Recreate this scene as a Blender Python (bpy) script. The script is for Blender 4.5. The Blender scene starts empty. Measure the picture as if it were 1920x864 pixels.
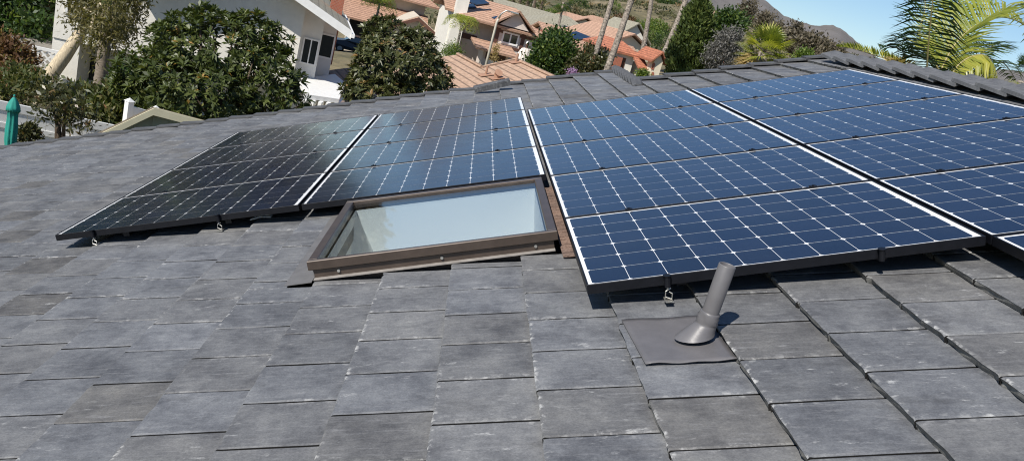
import bpy, math, random
import numpy as np
random.seed(7); rng = np.random.default_rng(7)
D = bpy.data; C = bpy.context; SC = C.scene; COL = SC.collection
PIT = math.radians(21.8); CP, SP = math.cos(PIT), math.sin(PIT)

# ------------------------------------------------------------------ camera geometry
RM = np.array([[0.992429, -0.02990537, -0.11912327], [-0.12266112, -0.29060973, -0.94894691], [-0.00623977, 0.95637422, -0.29207775]])
CU = np.array([3.08546503, -5.14930818, 1.21080087]); FPX = 1477.735
M_UW = np.array([[CP, 0, -SP], [0, 1, 0], [SP, 0, CP]])          # roof coordinates (upslope, along, normal) -> world
RW = RM @ M_UW.T                                                  # world -> camera (right, down, forward)
CW = M_UW @ CU

def roofpt(u, v, n): return tuple(M_UW @ np.array([u, v, n], float))
def ray(px, py):
    return RW.T @ np.array([(px - 960) / FPX, (py - 432) / FPX, 1.0])
def at(px, py, Y):
    d = ray(px, py); return CW + d * ((Y - CW[1]) / d[1])
def atz(px, py, Z):
    d = ray(px, py); return CW + d * ((Z - CW[2]) / d[2])
def on_plane(px, py, P, N):
    d = ray(px, py); N = np.array(N, float)
    return CW + d * (np.dot(np.array(P) - CW, N) / np.dot(d, N))

# ------------------------------------------------------------------ helpers
def tag(o, label=None, cat=None, group=None, kind=None):
    if label: o['label'] = label
    if cat: o['category'] = cat
    if group: o['group'] = group
    if kind: o['kind'] = kind
    return o
def empty(name, loc=(0, 0, 0), rot=(0, 0, 0), label=None, cat=None, group=None):
    o = D.objects.new(name, None); COL.objects.link(o); o.location = tuple(loc); o.rotation_euler = rot
    o.empty_display_size = .2
    return tag(o, label, cat, group)
def copy_tree(o, parent=None):
    c = o.copy(); COL.objects.link(c); c.parent = parent
    for ch in list(o.children): copy_tree(ch, c)
    return c

class MB:
    """collects faces of one mesh; optional colour attribute per vertex"""
    def __init__(s): s.v = []; s.f = []; s.m = []; s.c = []; s.col = (0.5, 0.5, 0.5, 1); s.mi = 0; s.smooth = False
    def add(s, verts, faces, col=None):
        b = len(s.v); s.v += [tuple(map(float, p)) for p in verts]
        s.c += [col or s.col] * len(verts)
        for f in faces: s.f.append([i + b for i in f]); s.m.append(s.mi)
    def quad(s, a, b, c, d): s.add([a, b, c, d], [(0, 1, 2, 3)])
    def poly(s, pts): s.add(pts, [tuple(range(len(pts)))])
    def box(s, x0, y0, z0, x1, y1, z1, bev=0):
        if bev <= 0:
            s.add([(x0,y0,z0),(x1,y0,z0),(x1,y1,z0),(x0,y1,z0),(x0,y0,z1),(x1,y0,z1),(x1,y1,z1),(x0,y1,z1)],
                  [(0,3,2,1),(4,5,6,7),(0,1,5,4),(1,2,6,5),(2,3,7,6),(3,0,4,7)])
        else:
            b = bev; V = []; F = []
            for z, i in ((z0, b), (z0 + b, 0), (z1 - b, 0), (z1, b)):
                V += [(x0+i,y0+i,z),(x1-i,y0+i,z),(x1-i,y1-i,z),(x0+i,y1-i,z)]
            F.append((0,3,2,1)); F.append((12,13,14,15))
            for k in range(3):
                for j in range(4):
                    a = 4*k+j; c = 4*k+(j+1) % 4
                    F.append((a, c, c+4, a+4))
            s.add(V, F)
    def obox(s, o, ax, ay, az):
        """box from corner o with edge vectors ax, ay, az"""
        o, ax, ay, az = map(lambda q: np.array(q, float), (o, ax, ay, az))
        P = [o, o+ax, o+ax+ay, o+ay]; P += [p+az for p in P]
        F = [(0,3,2,1),(4,5,6,7),(0,1,5,4),(1,2,6,5),(2,3,7,6),(3,0,4,7)]
        if np.dot(np.cross(ax, ay), az) < 0: F = [f[::-1] for f in F]
        s.add(P, F)
    def tube(s, pts, rad, n=8, cap=True, jit=0):
        pts = [np.array(p, float) for p in pts]; k = len(pts)
        if not hasattr(rad, '__len__'): rad = [rad] * k
        V = []; prev = None
        for i, p in enumerate(pts):
            t = pts[min(i+1, k-1)] - pts[max(i-1, 0)]; t /= (np.linalg.norm(t) + 1e-9)
            if prev is None:
                a = np.cross(t, (0, 0, 1) if abs(t[2]) < .9 else (1, 0, 0))
            else: a = prev - t * np.dot(prev, t)
            a /= np.linalg.norm(a); b = np.cross(t, a); prev = a
            for j in range(n):
                an = 2 * math.pi * j / n; r = rad[i] * (1 + jit * (random.random() - .5))
                V.append(p + r * (math.cos(an) * a + math.sin(an) * b))
        F = []
        for i in range(k - 1):
            for j in range(n):
                F.append((i*n+j, i*n+(j+1) % n, (i+1)*n+(j+1) % n, (i+1)*n+j))
        if cap: F.append(tuple(range(n))[::-1]); F.append(tuple(range((k-1)*n, k*n)))
        s.add(V, F)
    def build(s, name, mats, parent=None, smooth=None, loc=None):
        me = D.meshes.new(name); me.from_pydata(s.v, [], s.f); 
        for m in (mats if isinstance(mats, (list, tuple)) else [mats]): me.materials.append(m)
        me.polygons.foreach_set('material_index', s.m)
        if smooth or (smooth is None and s.smooth): me.polygons.foreach_set('use_smooth', [True] * len(s.f))
        at_ = me.attributes.new('tone', 'FLOAT_COLOR', 'POINT')
        at_.data.foreach_set('color', np.array(s.c, 'f').ravel())
        me.update()
        o = D.objects.new(name, me); COL.objects.link(o)
        if parent: o.parent = parent
        if loc is not None: o.location = tuple(loc)
        return o

def quads_obj(name, V, tone, mat, parent=None, loc=None):
    """V (N,4,3) array of leaf quads, tone (N,) value per leaf"""
    N = len(V); me = D.meshes.new(name)
    me.vertices.add(N*4); me.vertices.foreach_set('co', V.astype('f').ravel())
    me.loops.add(N*4); me.loops.foreach_set('vertex_index', np.arange(N*4, dtype='i'))
    me.polygons.add(N); me.polygons.foreach_set('loop_start', np.arange(0, N*4, 4, dtype='i'))
    me.polygons.foreach_set('loop_total', np.full(N, 4, 'i'))
    me.materials.append(mat)
    a = me.attributes.new('tone', 'FLOAT_COLOR', 'POINT')
    cc = np.ones((N, 4, 4), 'f'); cc[:, :, 0] = tone[:, None]; cc[:, :, 1] = rng.random(N)[:, None]; cc[:, :, 2] = np.array([0, .5, 1, .5])
    a.data.foreach_set('color', cc.ravel())
    me.update(calc_edges=True); me.validate()
    o = D.objects.new(name, me); COL.objects.link(o)
    if parent: o.parent = parent
    if loc is not None: o.location = tuple(loc)
    return o

# ------------------------------------------------------------------ materials
def newmat(name):
    m = D.materials.new(name); m.use_nodes = True; nt = m.node_tree; nt.nodes.clear()
    out = nt.nodes.new('ShaderNodeOutputMaterial'); b = nt.nodes.new('ShaderNodeBsdfPrincipled')
    nt.links.new(b.outputs[0], out.inputs[0]); return m, nt, b, out
def N(nt, t, **kw):
    n = nt.nodes.new(t)
    for k, v in kw.items():
        if k in n.inputs: n.inputs[k].default_value = v
        else: setattr(n, k, v)
    return n
def ramp(nt, fac, stops, interp='LINEAR'):
    r = nt.nodes.new('ShaderNodeValToRGB'); r.color_ramp.interpolation = interp
    e = r.color_ramp.elements
    while len(e) < len(stops): e.new(.5)
    for q, (p, c) in zip(e, stops): q.position = p; q.color = tuple(c) + ((1,) if len(c) == 3 else ())
    nt.links.new(fac, r.inputs[0]); return r.outputs[0]
def mix(nt, fac, a, b, mode='MIX'):
    m = nt.nodes.new('ShaderNodeMix'); m.data_type = 'RGBA'; m.blend_type = mode; m.clamp_factor = True
    for sock, val in ((m.inputs[0], fac), (m.inputs[6], a), (m.inputs[7], b)):
        if hasattr(val, 'is_linked'): nt.links.new(val, sock)
        elif isinstance(val, (tuple, list)): sock.default_value = tuple(val) + ((1,) if len(val) == 3 else ())
        else: sock.default_value = val
    return m.outputs[2]
def mathn(nt, op, a, b=None, c=None):
    m = nt.nodes.new('ShaderNodeMath'); m.operation = op
    for i, val in enumerate((a, b, c)):
        if val is None: continue
        if hasattr(val, 'is_linked'): nt.links.new(val, m.inputs[i])
        else: m.inputs[i].default_value = val
    return m.outputs[0]
def noise(nt, vec, scale, detail=4, rough=.55, sc=None):
    if sc is not None:
        mp = nt.nodes.new('ShaderNodeMapping'); mp.inputs['Scale'].default_value = sc
        nt.links.new(vec, mp.inputs[0]); vec = mp.outputs[0]
    n = N(nt, 'ShaderNodeTexNoise', Scale=scale, Detail=detail, Roughness=rough)
    nt.links.new(vec, n.inputs['Vector']); return n.outputs[0]
def objco(nt): return nt.nodes.new('ShaderNodeTexCoord').outputs['Object']
def bump(nt, b, h, strength=.3, dist=.01):
    n = N(nt, 'ShaderNodeBump', Strength=strength, Distance=dist)
    nt.links.new(h, n.inputs['Height']); nt.links.new(n.outputs[0], b.inputs['Normal'])

def simple(name, col, rough=.6, var=.25, scale=6, metal=0, bmp=0, spec=.5, sc=None):
    m, nt, b, _ = newmat(name); co = objco(nt)
    f = noise(nt, co, scale, 5, .6, sc)
    lo = tuple(c * (1 - var) for c in col); hi = tuple(min(1, c * (1 + var)) for c in col)
    nt.links.new(ramp(nt, f, [(.3, lo), (.7, hi)]), b.inputs['Base Color'])
    b.inputs['Roughness'].default_value = rough; b.inputs['Metallic'].default_value = metal
    b.inputs['Specular IOR Level'].default_value = spec
    if bmp: bump(nt, b, noise(nt, co, scale * 6, 4), bmp, .01)
    return m

def tile_mat(name, tint=1.0):
    m, nt, b, _ = newmat(name); co = objco(nt)
    a = N(nt, 'ShaderNodeAttribute', attribute_name='tone'); sep = nt.nodes.new('ShaderNodeSeparateColor')
    nt.links.new(a.outputs['Color'], sep.inputs[0]); R_, G_, B_ = sep.outputs
    cool = ramp(nt, R_, [(0, (.105*tint, .107*tint, .112*tint)), (.5, (.15*tint, .155*tint, .166*tint)), (1, (.20*tint, .208*tint, .225*tint))])
    warm = ramp(nt, R_, [(0, (.098*tint, .092*tint, .086*tint)), (.5, (.145*tint, .138*tint, .128*tint)), (1, (.19*tint, .183*tint, .17*tint))])
    base = mix(nt, G_, cool, warm)
    # cloudy wear, streaks running up the slope
    cl = noise(nt, co, 5.5, 6, .65)
    base = mix(nt, 1.0, base, ramp(nt, cl, [(.3, (.58, .58, .6)), (.5, (1, 1, 1)), (.7, (1.34, 1.33, 1.29))]), 'MULTIPLY')
    st = noise(nt, co, 6, 5, .7, (1.2, 9, 3))
    base = mix(nt, ramp(nt, st, [(.54, (0, 0, 0)), (.72, (.5, .5, .5))]), base, (.27*tint, .27*tint, .275*tint))
    dk = noise(nt, co, 3.2, 6, .7, (1, 2.4, 1))
    base = mix(nt, ramp(nt, dk, [(.56, (0, 0, 0)), (.74, (.5, .5, .5))]), base, (.065*tint, .063*tint, .062*tint))
    md = noise(nt, co, 26, 6, .75, (1, 1.5, 1))
    base = mix(nt, 1.0, base, ramp(nt, md, [(.3, (.82, .82, .83)), (.5, (1, 1, 1)), (.7, (1.2, 1.2, 1.18))]), 'MULTIPLY')
    # granular speckle
    sp = noise(nt, co, 130, 3, .7)
    base = mix(nt, 1.0, base, ramp(nt, sp, [(.3, (.82, .82, .82)), (.7, (1.18, 1.18, 1.18))]), 'MULTIPLY')
    # whitish scuffs
    sc = noise(nt, co, 9, 8, .72, (1.0, 2.8, 1)); msk = noise(nt, co, 2.6, 3, .5)
    scf = mathn(nt, 'MULTIPLY', ramp(nt, sc, [(.60, (0, 0, 0)), (.68, (1, 1, 1))]), ramp(nt, msk, [(.47, (0, 0, 0)), (.62, (.75, .75, .75))]))
    base = mix(nt, scf, base, (.44, .44, .43))
    # chipped pale arrises on the tile borders
    en = noise(nt, co, 30, 4, .6); en2 = noise(nt, co, 2.3, 2, .5)
    ef = mathn(nt, 'MULTIPLY', B_, mathn(nt, 'MULTIPLY', ramp(nt, en, [(.52, (0, 0, 0)), (.62, (1, 1, 1))]), ramp(nt, en2, [(.45, (0, 0, 0)), (.6, (.85, .85, .85))])))
    base = mix(nt, ef, base, (.46, .455, .44))
    # rough core shown on the broken butt edges (alpha channel < .5)
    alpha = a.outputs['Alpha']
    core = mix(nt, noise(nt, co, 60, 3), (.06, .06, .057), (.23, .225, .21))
    core = mix(nt, mathn(nt, 'GREATER_THAN', alpha, .1), core, (.012, .0115, .011))      # side faces set near black, so the side joints read as dark lines
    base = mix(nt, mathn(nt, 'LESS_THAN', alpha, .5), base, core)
    nt.links.new(base, b.inputs['Base Color'])
    b.inputs['Roughness'].default_value = .62; b.inputs['Specular IOR Level'].default_value = .42
    h = mathn(nt, 'ADD', mathn(nt, 'MULTIPLY', noise(nt, co, 160, 3, .6), .35), mathn(nt, 'MULTIPLY', noise(nt, co, 14, 4, .6, (1, 2.2, 1)), 1.0))
    bump(nt, b, h, .33, .006)
    return m

def leaf_mat(name, stops, rough=.45, trans=.25, spec=.5):
    m, nt, b, out = newmat(name)
    a = N(nt, 'ShaderNodeAttribute', attribute_name='tone'); sep = nt.nodes.new('ShaderNodeSeparateColor')
    nt.links.new(a.outputs['Color'], sep.inputs[0])
    col = ramp(nt, sep.outputs[0], stops)
    nt.links.new(col, b.inputs['Base Color']); b.inputs['Roughness'].default_value = rough
    b.inputs['Specular IOR Level'].default_value = spec
    if trans:
        t = nt.nodes.new('ShaderNodeBsdfTranslucent'); tc = mix(nt, 1.0, col, (1.5, 1.6, .7), 'MULTIPLY'); nt.links.new(tc, t.inputs[0])
        ms = nt.nodes.new('ShaderNodeMixShader'); ms.inputs[0].default_value = trans
        nt.links.new(b.outputs[0], ms.inputs[1]); nt.links.new(t.outputs[0], ms.inputs[2]); nt.links.new(ms.outputs[0], out.inputs[0])
    return m

def course_mat(name, col, step=.11, dark=.55, var=.2, lat=None):
    """clay tile roof: courses lie at equal heights on every slope"""
    m, nt, b, _ = newmat(name); co = objco(nt)
    sx = nt.nodes.new('ShaderNodeSeparateXYZ'); nt.links.new(co, sx.inputs[0])
    zz = mathn(nt, 'FRACT', mathn(nt, 'DIVIDE', sx.outputs[2], step))
    f = noise(nt, co, 3.5, 6, .7); lo = tuple(c * (1 - var) for c in col); hi = tuple(c * (1 + var) for c in col)
    base = ramp(nt, f, [(.3, lo), (.7, hi)])
    f2 = noise(nt, co, 1.1, 3, .5, (6, 6, 9))
    base = mix(nt, 1, base, ramp(nt, f2, [(.35, (.8, .78, .76)), (.65, (1.15, 1.15, 1.15))]), 'MULTIPLY')
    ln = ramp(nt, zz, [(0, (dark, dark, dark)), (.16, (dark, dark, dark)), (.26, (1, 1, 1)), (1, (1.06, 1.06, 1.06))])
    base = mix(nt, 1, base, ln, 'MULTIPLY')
    nt.links.new(base, b.inputs['Base Color']); b.inputs['Roughness'].default_value = .8
    bump(nt, b, zz, .8, .03)
    return m

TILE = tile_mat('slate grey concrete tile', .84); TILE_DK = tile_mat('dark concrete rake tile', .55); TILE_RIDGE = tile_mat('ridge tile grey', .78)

def glassy(name, col, rough=.08, spec=.5, dust=.0):
    m, nt, b, _ = newmat(name); co = objco(nt)
    f = noise(nt, co, 1.3, 4, .6)
    nt.links.new(ramp(nt, f, [(.3, tuple(c*.8 for c in col)), (.7, tuple(c*1.2 for c in col))]), b.inputs['Base Color'])
    nt.links.new(ramp(nt, noise(nt, co, 3, 4, .6), [(.3, (rough,)*3), (.7, (rough*1.7,)*3)]), b.inputs['Roughness'])
    b.inputs['Specular IOR Level'].default_value = spec
    return m
def cell_mat():
    m, nt, b, _ = newmat('navy silicon cell'); co = objco(nt)
    a = N(nt, 'ShaderNodeAttribute', attribute_name='tone'); sep = nt.nodes.new('ShaderNodeSeparateColor'); nt.links.new(a.outputs['Color'], sep.inputs[0])
    col = ramp(nt, sep.outputs[0], [(0, (.0035, .007, .020)), (.5, (.0045, .009, .026)), (1, (.007, .0125, .033))])
    sx = nt.nodes.new('ShaderNodeSeparateXYZ'); nt.links.new(co, sx.inputs[0])
    fing = mathn(nt, 'FRACT', mathn(nt, 'DIVIDE', sx.outputs[1], .0125))
    col = mix(nt, 1, col, ramp(nt, fing, [(0, (1.9, 1.8, 1.6)), (.14, (1.9, 1.8, 1.6)), (.2, (.95, .95, .95)), (1, (.95, .95, .95))]), 'MULTIPLY')
    dust = noise(nt, co, 2.2, 5, .65)
    col = mix(nt, ramp(nt, dust, [(.45, (0, 0, 0)), (.8, (.03, .03, .03))]), col, (.3, .28, .25))
    nt.links.new(col, b.inputs['Base Color'])
    b.inputs['Roughness'].default_value = .3; b.inputs['Specular IOR Level'].default_value = .1
    b.inputs['Coat Weight'].default_value = 1; b.inputs['Coat IOR'].default_value = 1.5
    nt.links.new(ramp(nt, noise(nt, co, 4, 5, .6), [(.3, (.10,)*3), (.75, (.19,)*3)]), b.inputs['Coat Roughness'])
    return m
CELL = cell_mat(); SHEET = glassy('white backsheet under glass', (.78, .79, .80), .1, .5)
BLACKAL = simple('black anodised frame', (.006, .0065, .009), .45, .3, 20, 0, 0, .3)
GALV = simple('galvanised steel', (.55, .54, .5), .35, .3, 30, .8)
BRONZE = simple('bronze brown aluminium', (.075, .056, .045), .36, .18, 12, .25, 0)
FLASH_GREY = simple('grey painted flashing', (.135, .13, .128), .5, .12, 14, 0, .05)
LEAD = simple('grey painted lead', (.125, .12, .124), .42, .12, 10, 0, .06)
PIPEM = simple('grey pipe paint', (.125, .12, .123), .45, .1, 10)
DARK = simple('dark void', (.01, .01, .01), .9, .1, 5)
WHITE = simple('white paint', (.76, .755, .73), .5, .05, 4)
STUCCO = simple('white stucco', (.72, .69, .62), .85, .06, 3, 0, .5)
STUCCO_GREY = simple('off white stucco', (.66, .655, .63), .85, .05, 3, 0, .3)
CREAM = simple('cream stucco', (.66, .58, .44), .85, .07, 3, 0, .3)
PINKSID = simple('pale pinkish siding', (.62, .54, .48), .8, .06, 3)
BEIGE = simple('beige stucco', (.5, .44, .36), .85, .07, 3)
GREENSID = simple('pale green siding', (.42, .44, .31), .75, .06, 4)
BLUESID = simple('pale blue siding', (.40, .46, .48), .75, .06, 4)
BRICKM, _nt, _b, _o = newmat('red brick')
_br = N(_nt, 'ShaderNodeTexBrick', Scale=4.0); _br.inputs['Color1'].default_value = (.36, .10, .05, 1); _br.inputs['Color2'].default_value = (.28, .08, .045, 1); _br.inputs['Mortar'].default_value = (.3, .2, .15, 1)
_mp = N(_nt, 'ShaderNodeMapping'); _mp.inputs['Rotation'].default_value = (math.radians(90), 0, 0)
_nt.links.new(objco(_nt), _mp.inputs[0]); _nt.links.new(_mp.outputs[0], _br.inputs['Vector']); _nt.links.new(_br.outputs[0], _b.inputs['Base Color']); _b.inputs['Roughness'].default_value = .85
WOODTRIM = simple('brown wood trim', (.10, .045, .03), .6, .2, 5)
TANTRIM = simple('tan trim', (.35, .2, .13), .65, .12, 5)
GLASSDK = glassy('dark window glass', (.02, .024, .024), .04, .9)
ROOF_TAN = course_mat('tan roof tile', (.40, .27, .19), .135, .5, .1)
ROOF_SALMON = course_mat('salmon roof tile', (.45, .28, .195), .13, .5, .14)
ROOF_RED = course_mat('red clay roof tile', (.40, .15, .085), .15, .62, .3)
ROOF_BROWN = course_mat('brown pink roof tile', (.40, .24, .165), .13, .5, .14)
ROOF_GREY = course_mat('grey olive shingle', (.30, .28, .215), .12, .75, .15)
SOLARFAR = glassy('blue solar glass', (.02, .04, .075), .12, .6)
SHINGLE = None
BARK_PALE = simple('pale peeling bark', (.48, .40, .28), .9, .35, 9, 0, .8, .2, (3, 3, .6))
BARK_PALM = simple('ringed palm bark', (.20, .165, .13), .9, .4, 8, 0, .8, .2, (.6, .6, 7))
BARK_FAN = simple('fan palm bark', (.24, .205, .17), .95, .8, 4.5, 0, 1, .2, (2, 2, 3))
BARK = simple('brown bark', (.09, .065, .045), .95, .4, 8, 0, .6)
TEAL = simple('teal canvas', (.015, .24, .19), .75, .12, 8, 0, .1)
ASPHALT = simple('asphalt', (.075, .074, .072), .9, .2, 3)
CONCRETE = simple('concrete', (.22, .20, .17), .9, .15, 2)

# ------------------------------------------------------------------ own house: tiled roof
ROT = (0, -PIT, 0)
house = empty('tiled_house', (0, 0, 0), (0, 0, 0), 'house under the photographer with a slate grey flat tile roof', 'house')
DU, TW, TH = .355, .30, .03
U0 = 3.44
V_LO, V_HI = -5.6, 6.38
HOLE = (1.87, 3.385, -1.31, .12)         # opening kept for the skylight and its flashings
NOTCH_U = 4.80
def tile_geo(mb, u0, u1, v0, v1, tone, hue, lift=0, yaw=0, chip=0, reach=None):
    """one flat tile: chamfered slab whose butt (u0) rests on the course below"""
    cu = [0, .006, .02, .16, .30, u1 - u0]
    cu = [c for c in cu[:-1] if c < u1 - u0 - .01] + [u1 - u0]
    w = v1 - v0
    cv = [0, .007, .03, w*.3, w*.5, w*.7, w - .03, w - .007, w]
    base = []; nu, nv = len(cu), len(cv)
    uc, vc = (u0 + u1) / 2, (v0 + v1) / 2
    jag = [random.gauss(0, .0012) for _ in cv]
    if chip: 
        i = random.randrange(1, nv - 1); jag[i] += .007; 
    def top(u): return -.10 + lift - (u - u0) * TH / DU * 1.02
    V = []; CC = []
    for i, a in enumerate(cu):
        for j, bb in enumerate(cv):
            u, v = u0 + a, v0 + bb
            n = top(u) + random.gauss(0, .0007)
            if i == 0: u += jag[j]; n -= .004
            if i == 1: u += max(0, jag[j]) * .8
            if j in (0, nv - 1): n -= .003
            du, dv = u - uc, v - vc
            V.append((uc + du - dv * yaw, vc + dv + du * yaw, n))
            CC.append((tone, hue, 1.0 if i <= 1 else .45 if j in (0, 1, nv-2, nv-1) else 0.0, 1))
    F = []
    for i in range(nu - 1):
        for j in range(nv - 1):
            F.append((i*nv+j, (i+1)*nv+j, (i+1)*nv+j+1, i*nv+j+1))
    b0 = len(V)
    # butt face, own vertices so the core colour stays on it
    for j, bb in enumerate(cv):
        p = V[j]; V.append((p[0] + .001, p[1], p[2] - .001)); CC.append((tone, hue, 0, 0))
    mid = len(V)
    for j, bb in enumerate(cv):
        p = V[j]; V.append((p[0] + .004 + random.gauss(0, .003), p[1], p[2] - .014)); CC.append((tone, hue, 0, 0))
    low = len(V)
    for j, bb in enumerate(cv):
        p = V[j]; V.append((p[0] + .006 + random.gauss(0, .003), p[1], p[2] - .0265)); CC.append((tone, hue, 0, 0))
    for s in (b0, mid):
        for j in range(nv - 1): F.append((s + j, s + j + 1, s + nv + j + 1, s + nv + j))
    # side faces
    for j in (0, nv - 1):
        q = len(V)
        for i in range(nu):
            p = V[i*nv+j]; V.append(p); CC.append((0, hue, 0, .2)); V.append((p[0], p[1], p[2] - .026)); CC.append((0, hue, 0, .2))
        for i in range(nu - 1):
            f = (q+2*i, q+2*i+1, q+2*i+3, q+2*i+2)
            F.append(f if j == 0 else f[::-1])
    b = len(mb.v); mb.v += V; mb.c += CC
    for f in F: mb.f.append([k + b for k in f]); mb.m.append(0)

roof_mb = MB()
for k in range(-24, 11):
    u0 = U0 + DU * k
    ph = -1.66 + (0 if k % 2 == 0 else -.155) + random.uniform(-.025, .025)
    u1 = u0 + DU + .035
    vhi = V_HI if u0 < NOTCH_U - .1 else 4.98
    vlo = -4.6 if k > -14 else -2.2
    j0 = math.floor((vlo - ph) / TW)
    v = ph + j0 * TW
    coursetone = random.uniform(-.12, .12)
    while v < vhi:
        a, b2 = v, min(v + TW, vhi)
        v += TW
        if b2 - a < .05: continue
        a += random.uniform(0, .003); b2 -= random.uniform(.0055, .0075)
        ua, ub = u0 + random.gauss(0, .0012), u1
        h0, h1, g0, g1 = HOLE
        pieces = [(ua, ub, a, b2)]
        if ub - .04 > h0 and ua < h1 and b2 > g0 and a < g1:      # cut round the opening for the skylight
            pieces = []
            if a < g0 - .02: pieces.append((ua, ub, a, g0))
            if b2 > g1 + .02: pieces.append((ua, ub, g1, b2))
            m0, m1 = max(a, g0), min(b2, g1)
            if m1 - m0 > .02:
                if ua < h0 - .04: pieces.append((ua, h0, m0 + .001, m1 - .001))
                if ub > h1 + .06: pieces.append((h1, ub, m0 + .001, m1 - .001))
        tone = min(1, max(0, random.gauss(.5, .095) + coursetone)); hue = min(1, max(0, random.gauss(.16, .24)))
        if random.random() < .035: tone *= .3; hue = .8
        lf, yw = random.gauss(0, .0005), random.gauss(0, .0014)
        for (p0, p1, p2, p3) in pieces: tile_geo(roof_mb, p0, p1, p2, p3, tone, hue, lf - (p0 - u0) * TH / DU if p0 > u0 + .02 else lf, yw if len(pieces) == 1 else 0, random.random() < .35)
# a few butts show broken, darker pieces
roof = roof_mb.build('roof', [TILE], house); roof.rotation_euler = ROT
tag(roof, 'slate grey flat concrete tiles with pale scuffs', None)
# underlay below the tiles and far slope
und = MB()
def slab(mb, u0, u1, v0, v1, n0, n1): mb.box(u0, v0, n0, u1, v1, n1)
h0, h1, g0, g1 = HOLE
NB, NT = -.30, -.168
slab(und, -5.0, h0 + .12, -5.6, V_HI - .02, NB, NT); slab(und, h0 + .12, h1 - .1, -5.6, g0 + .05, NB, NT)
slab(und, h0 + .12, h1 - .1, -.05, V_HI - .02, NB, NT); slab(und, h1 - .1, NOTCH_U, -5.6, V_HI - .02, NB, NT); slab(und, NOTCH_U, 7.35, -5.6, 4.95, NB, NT)
uo = und.build('underlay', simple('black felt', (.02, .019, .018), .95, .2, 6), roof)
far_mb = MB()
# slope beyond the ridge: courses as stepped slabs
RZ = roofpt(7.3, 0, -.1)
for k in range(14):
    a = k * .355
    p0 = np.array([RZ[0] + a * CP, 0, RZ[2] - .02 - a * SP]); dx = np.array([.37 * CP, 0, -.37 * SP])
    far_mb.obox((p0[0], -5.6, p0[2] - .05 + .02), dx - np.array([0, 0, .02]), (0, 10.55, 0), (0, 0, .03))
fo = far_mb.build('far_slope', TILE, roof)
fo.matrix_parent_inverse.identity(); fo.rotation_euler = (0, PIT, 0)
# walls
w = MB()
E1 = roofpt(-4.5, 0, -.35); 
w.box(E1[0], -5.2, -5.6, 10.6, 4.6, -2.6)
w.box(E1[0], 4.6, -5.6, 4.2, 6.1, -2.6)
GX = RZ[0]
for yy in (4.6,):
    w.add([(E1[0], yy, -2.6), (10.6, yy, -2.6), (10.6, yy, -.4 + 1.2), (GX, yy, RZ[2] - .32), (E1[0], yy, E1[2] - .02)], [(0, 1, 2, 3, 4)])
w.add([(E1[0], 6.1, -2.6), (4.2, 6.1, -2.6), (4.2, 6.1, roofpt(4.5, 0, -.35)[2]), (E1[0], 6.1, E1[2] - .02)], [(0, 1, 2, 3)])
w.build('wall', BEIGE, house)

# rake tiles along the far edges
def rake_mesh():
    mb = MB(); mb.col = (.4, .2, 0, 1)
    L = .415
    mb.obox((0, -.07, -.022), (L, 0, -.012), (0, .17, 0), (0, 0, .022))
    mb.obox((0, .085, -.15), (L, 0, -.012), (0, .02, 0), (0, 0, .126))
    return mb
rk0 = None
def rake(u, v, dn=0):
    global rk0
    if rk0 is None:
        o = rake_mesh().build('rake_tile', TILE_DK, roof); rk0 = o
    else:
        o = rk0.copy(); COL.objects.link(o); o.parent = roof
    o.location = (u + random.uniform(-.01, .01), v + random.uniform(-.008, .008), -.074 + dn + random.uniform(-.003, .006))
    o.rotation_euler = (0, random.uniform(.02, .05) , random.uniform(-.02, .02))
for k in range(-24, 11):
    u = U0 + DU * k - .02
    if k in (-2,): continue
    if u < NOTCH_U - .1: rake(u, 6.36)
    else: rake(u, 4.95, .01)
# cap tiles down the step between the two rakes, and the ridge
def cap_mesh(half=.17, drop=.06, L=.43, th=.022):
    mb = MB(); mb.col = (.5, .25, 0, 1)
    b = .035
    prof = [(-half, -drop), (-b, 0), (b, 0), (half, -drop)]
    V = []
    for y, lift in ((0, 0), (L, .04)):
        for x, z in prof: V.append((x, y, z + lift))
        for x, z in prof: V.append((x, y, z - th + lift))
    F = []
    for i in range(3):
        F.append((i, i+1, 8+i+1, 8+i)); F.append((4+i+1, 4+i, 12+i, 12+i+1))
        F.append((i+1, i, 4+i, 4+i+1)); F.append((8+i, 8+i+1, 12+i+1, 12+i))
    F += [(0, 8, 12, 4), (3, 7, 15, 11)]
    mb.add(V, F); return mb
ridge0 = cap_mesh(.19, .075, .44, .03).build('ridge_tile', TILE_RIDGE, roof)
rm = ridge0
PHASE = 1.44
for i in range(-18, 10):
    o = rm if i == -18 else rm.copy()
    if i != -18: COL.objects.link(o); o.parent = roof
    o.location = (7.26 + random.uniform(-.006, .006), PHASE + .356 * i - .44, -.048 + random.uniform(-.003, .003))
    o.rotation_euler = (random.uniform(-.006, .006), PIT + random.uniform(-.015, .015), random.uniform(-.012, .012))
cap0 = cap_mesh(.075, .03, .26, .02)
c0 = cap0.build('hip_tile', TILE_DK, roof)
for i in range(8):
    o = c0 if i == 0 else c0.copy()
    if i: COL.objects.link(o); o.parent = roof
    o.location = (4.80, 4.62 + .22 * i, -.105); o.rotation_euler = (.10, .3, random.uniform(-.03, .03))
# one displaced rake tile lying loose on the edge
lt = MB(); lt.col = (.35, .2, .3, 1)
lt.obox((0, -.075, 0), (.5, 0, .02), (0, .15, 0), (0, 0, .024)); lt.obox((0, -.075, -.05), (.5, 0, .02), (0, .018, 0), (0, 0, .048))
lto = lt.build('roof_tile', TILE_DK); lto.location = roofpt(2.74, 5.72, -.035); lto.rotation_euler = (.06, -PIT - .04, .1)
tag(lto, 'dark loose tile lying crooked on the far roof edge in front of the tan roof', 'roof tile')

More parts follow.
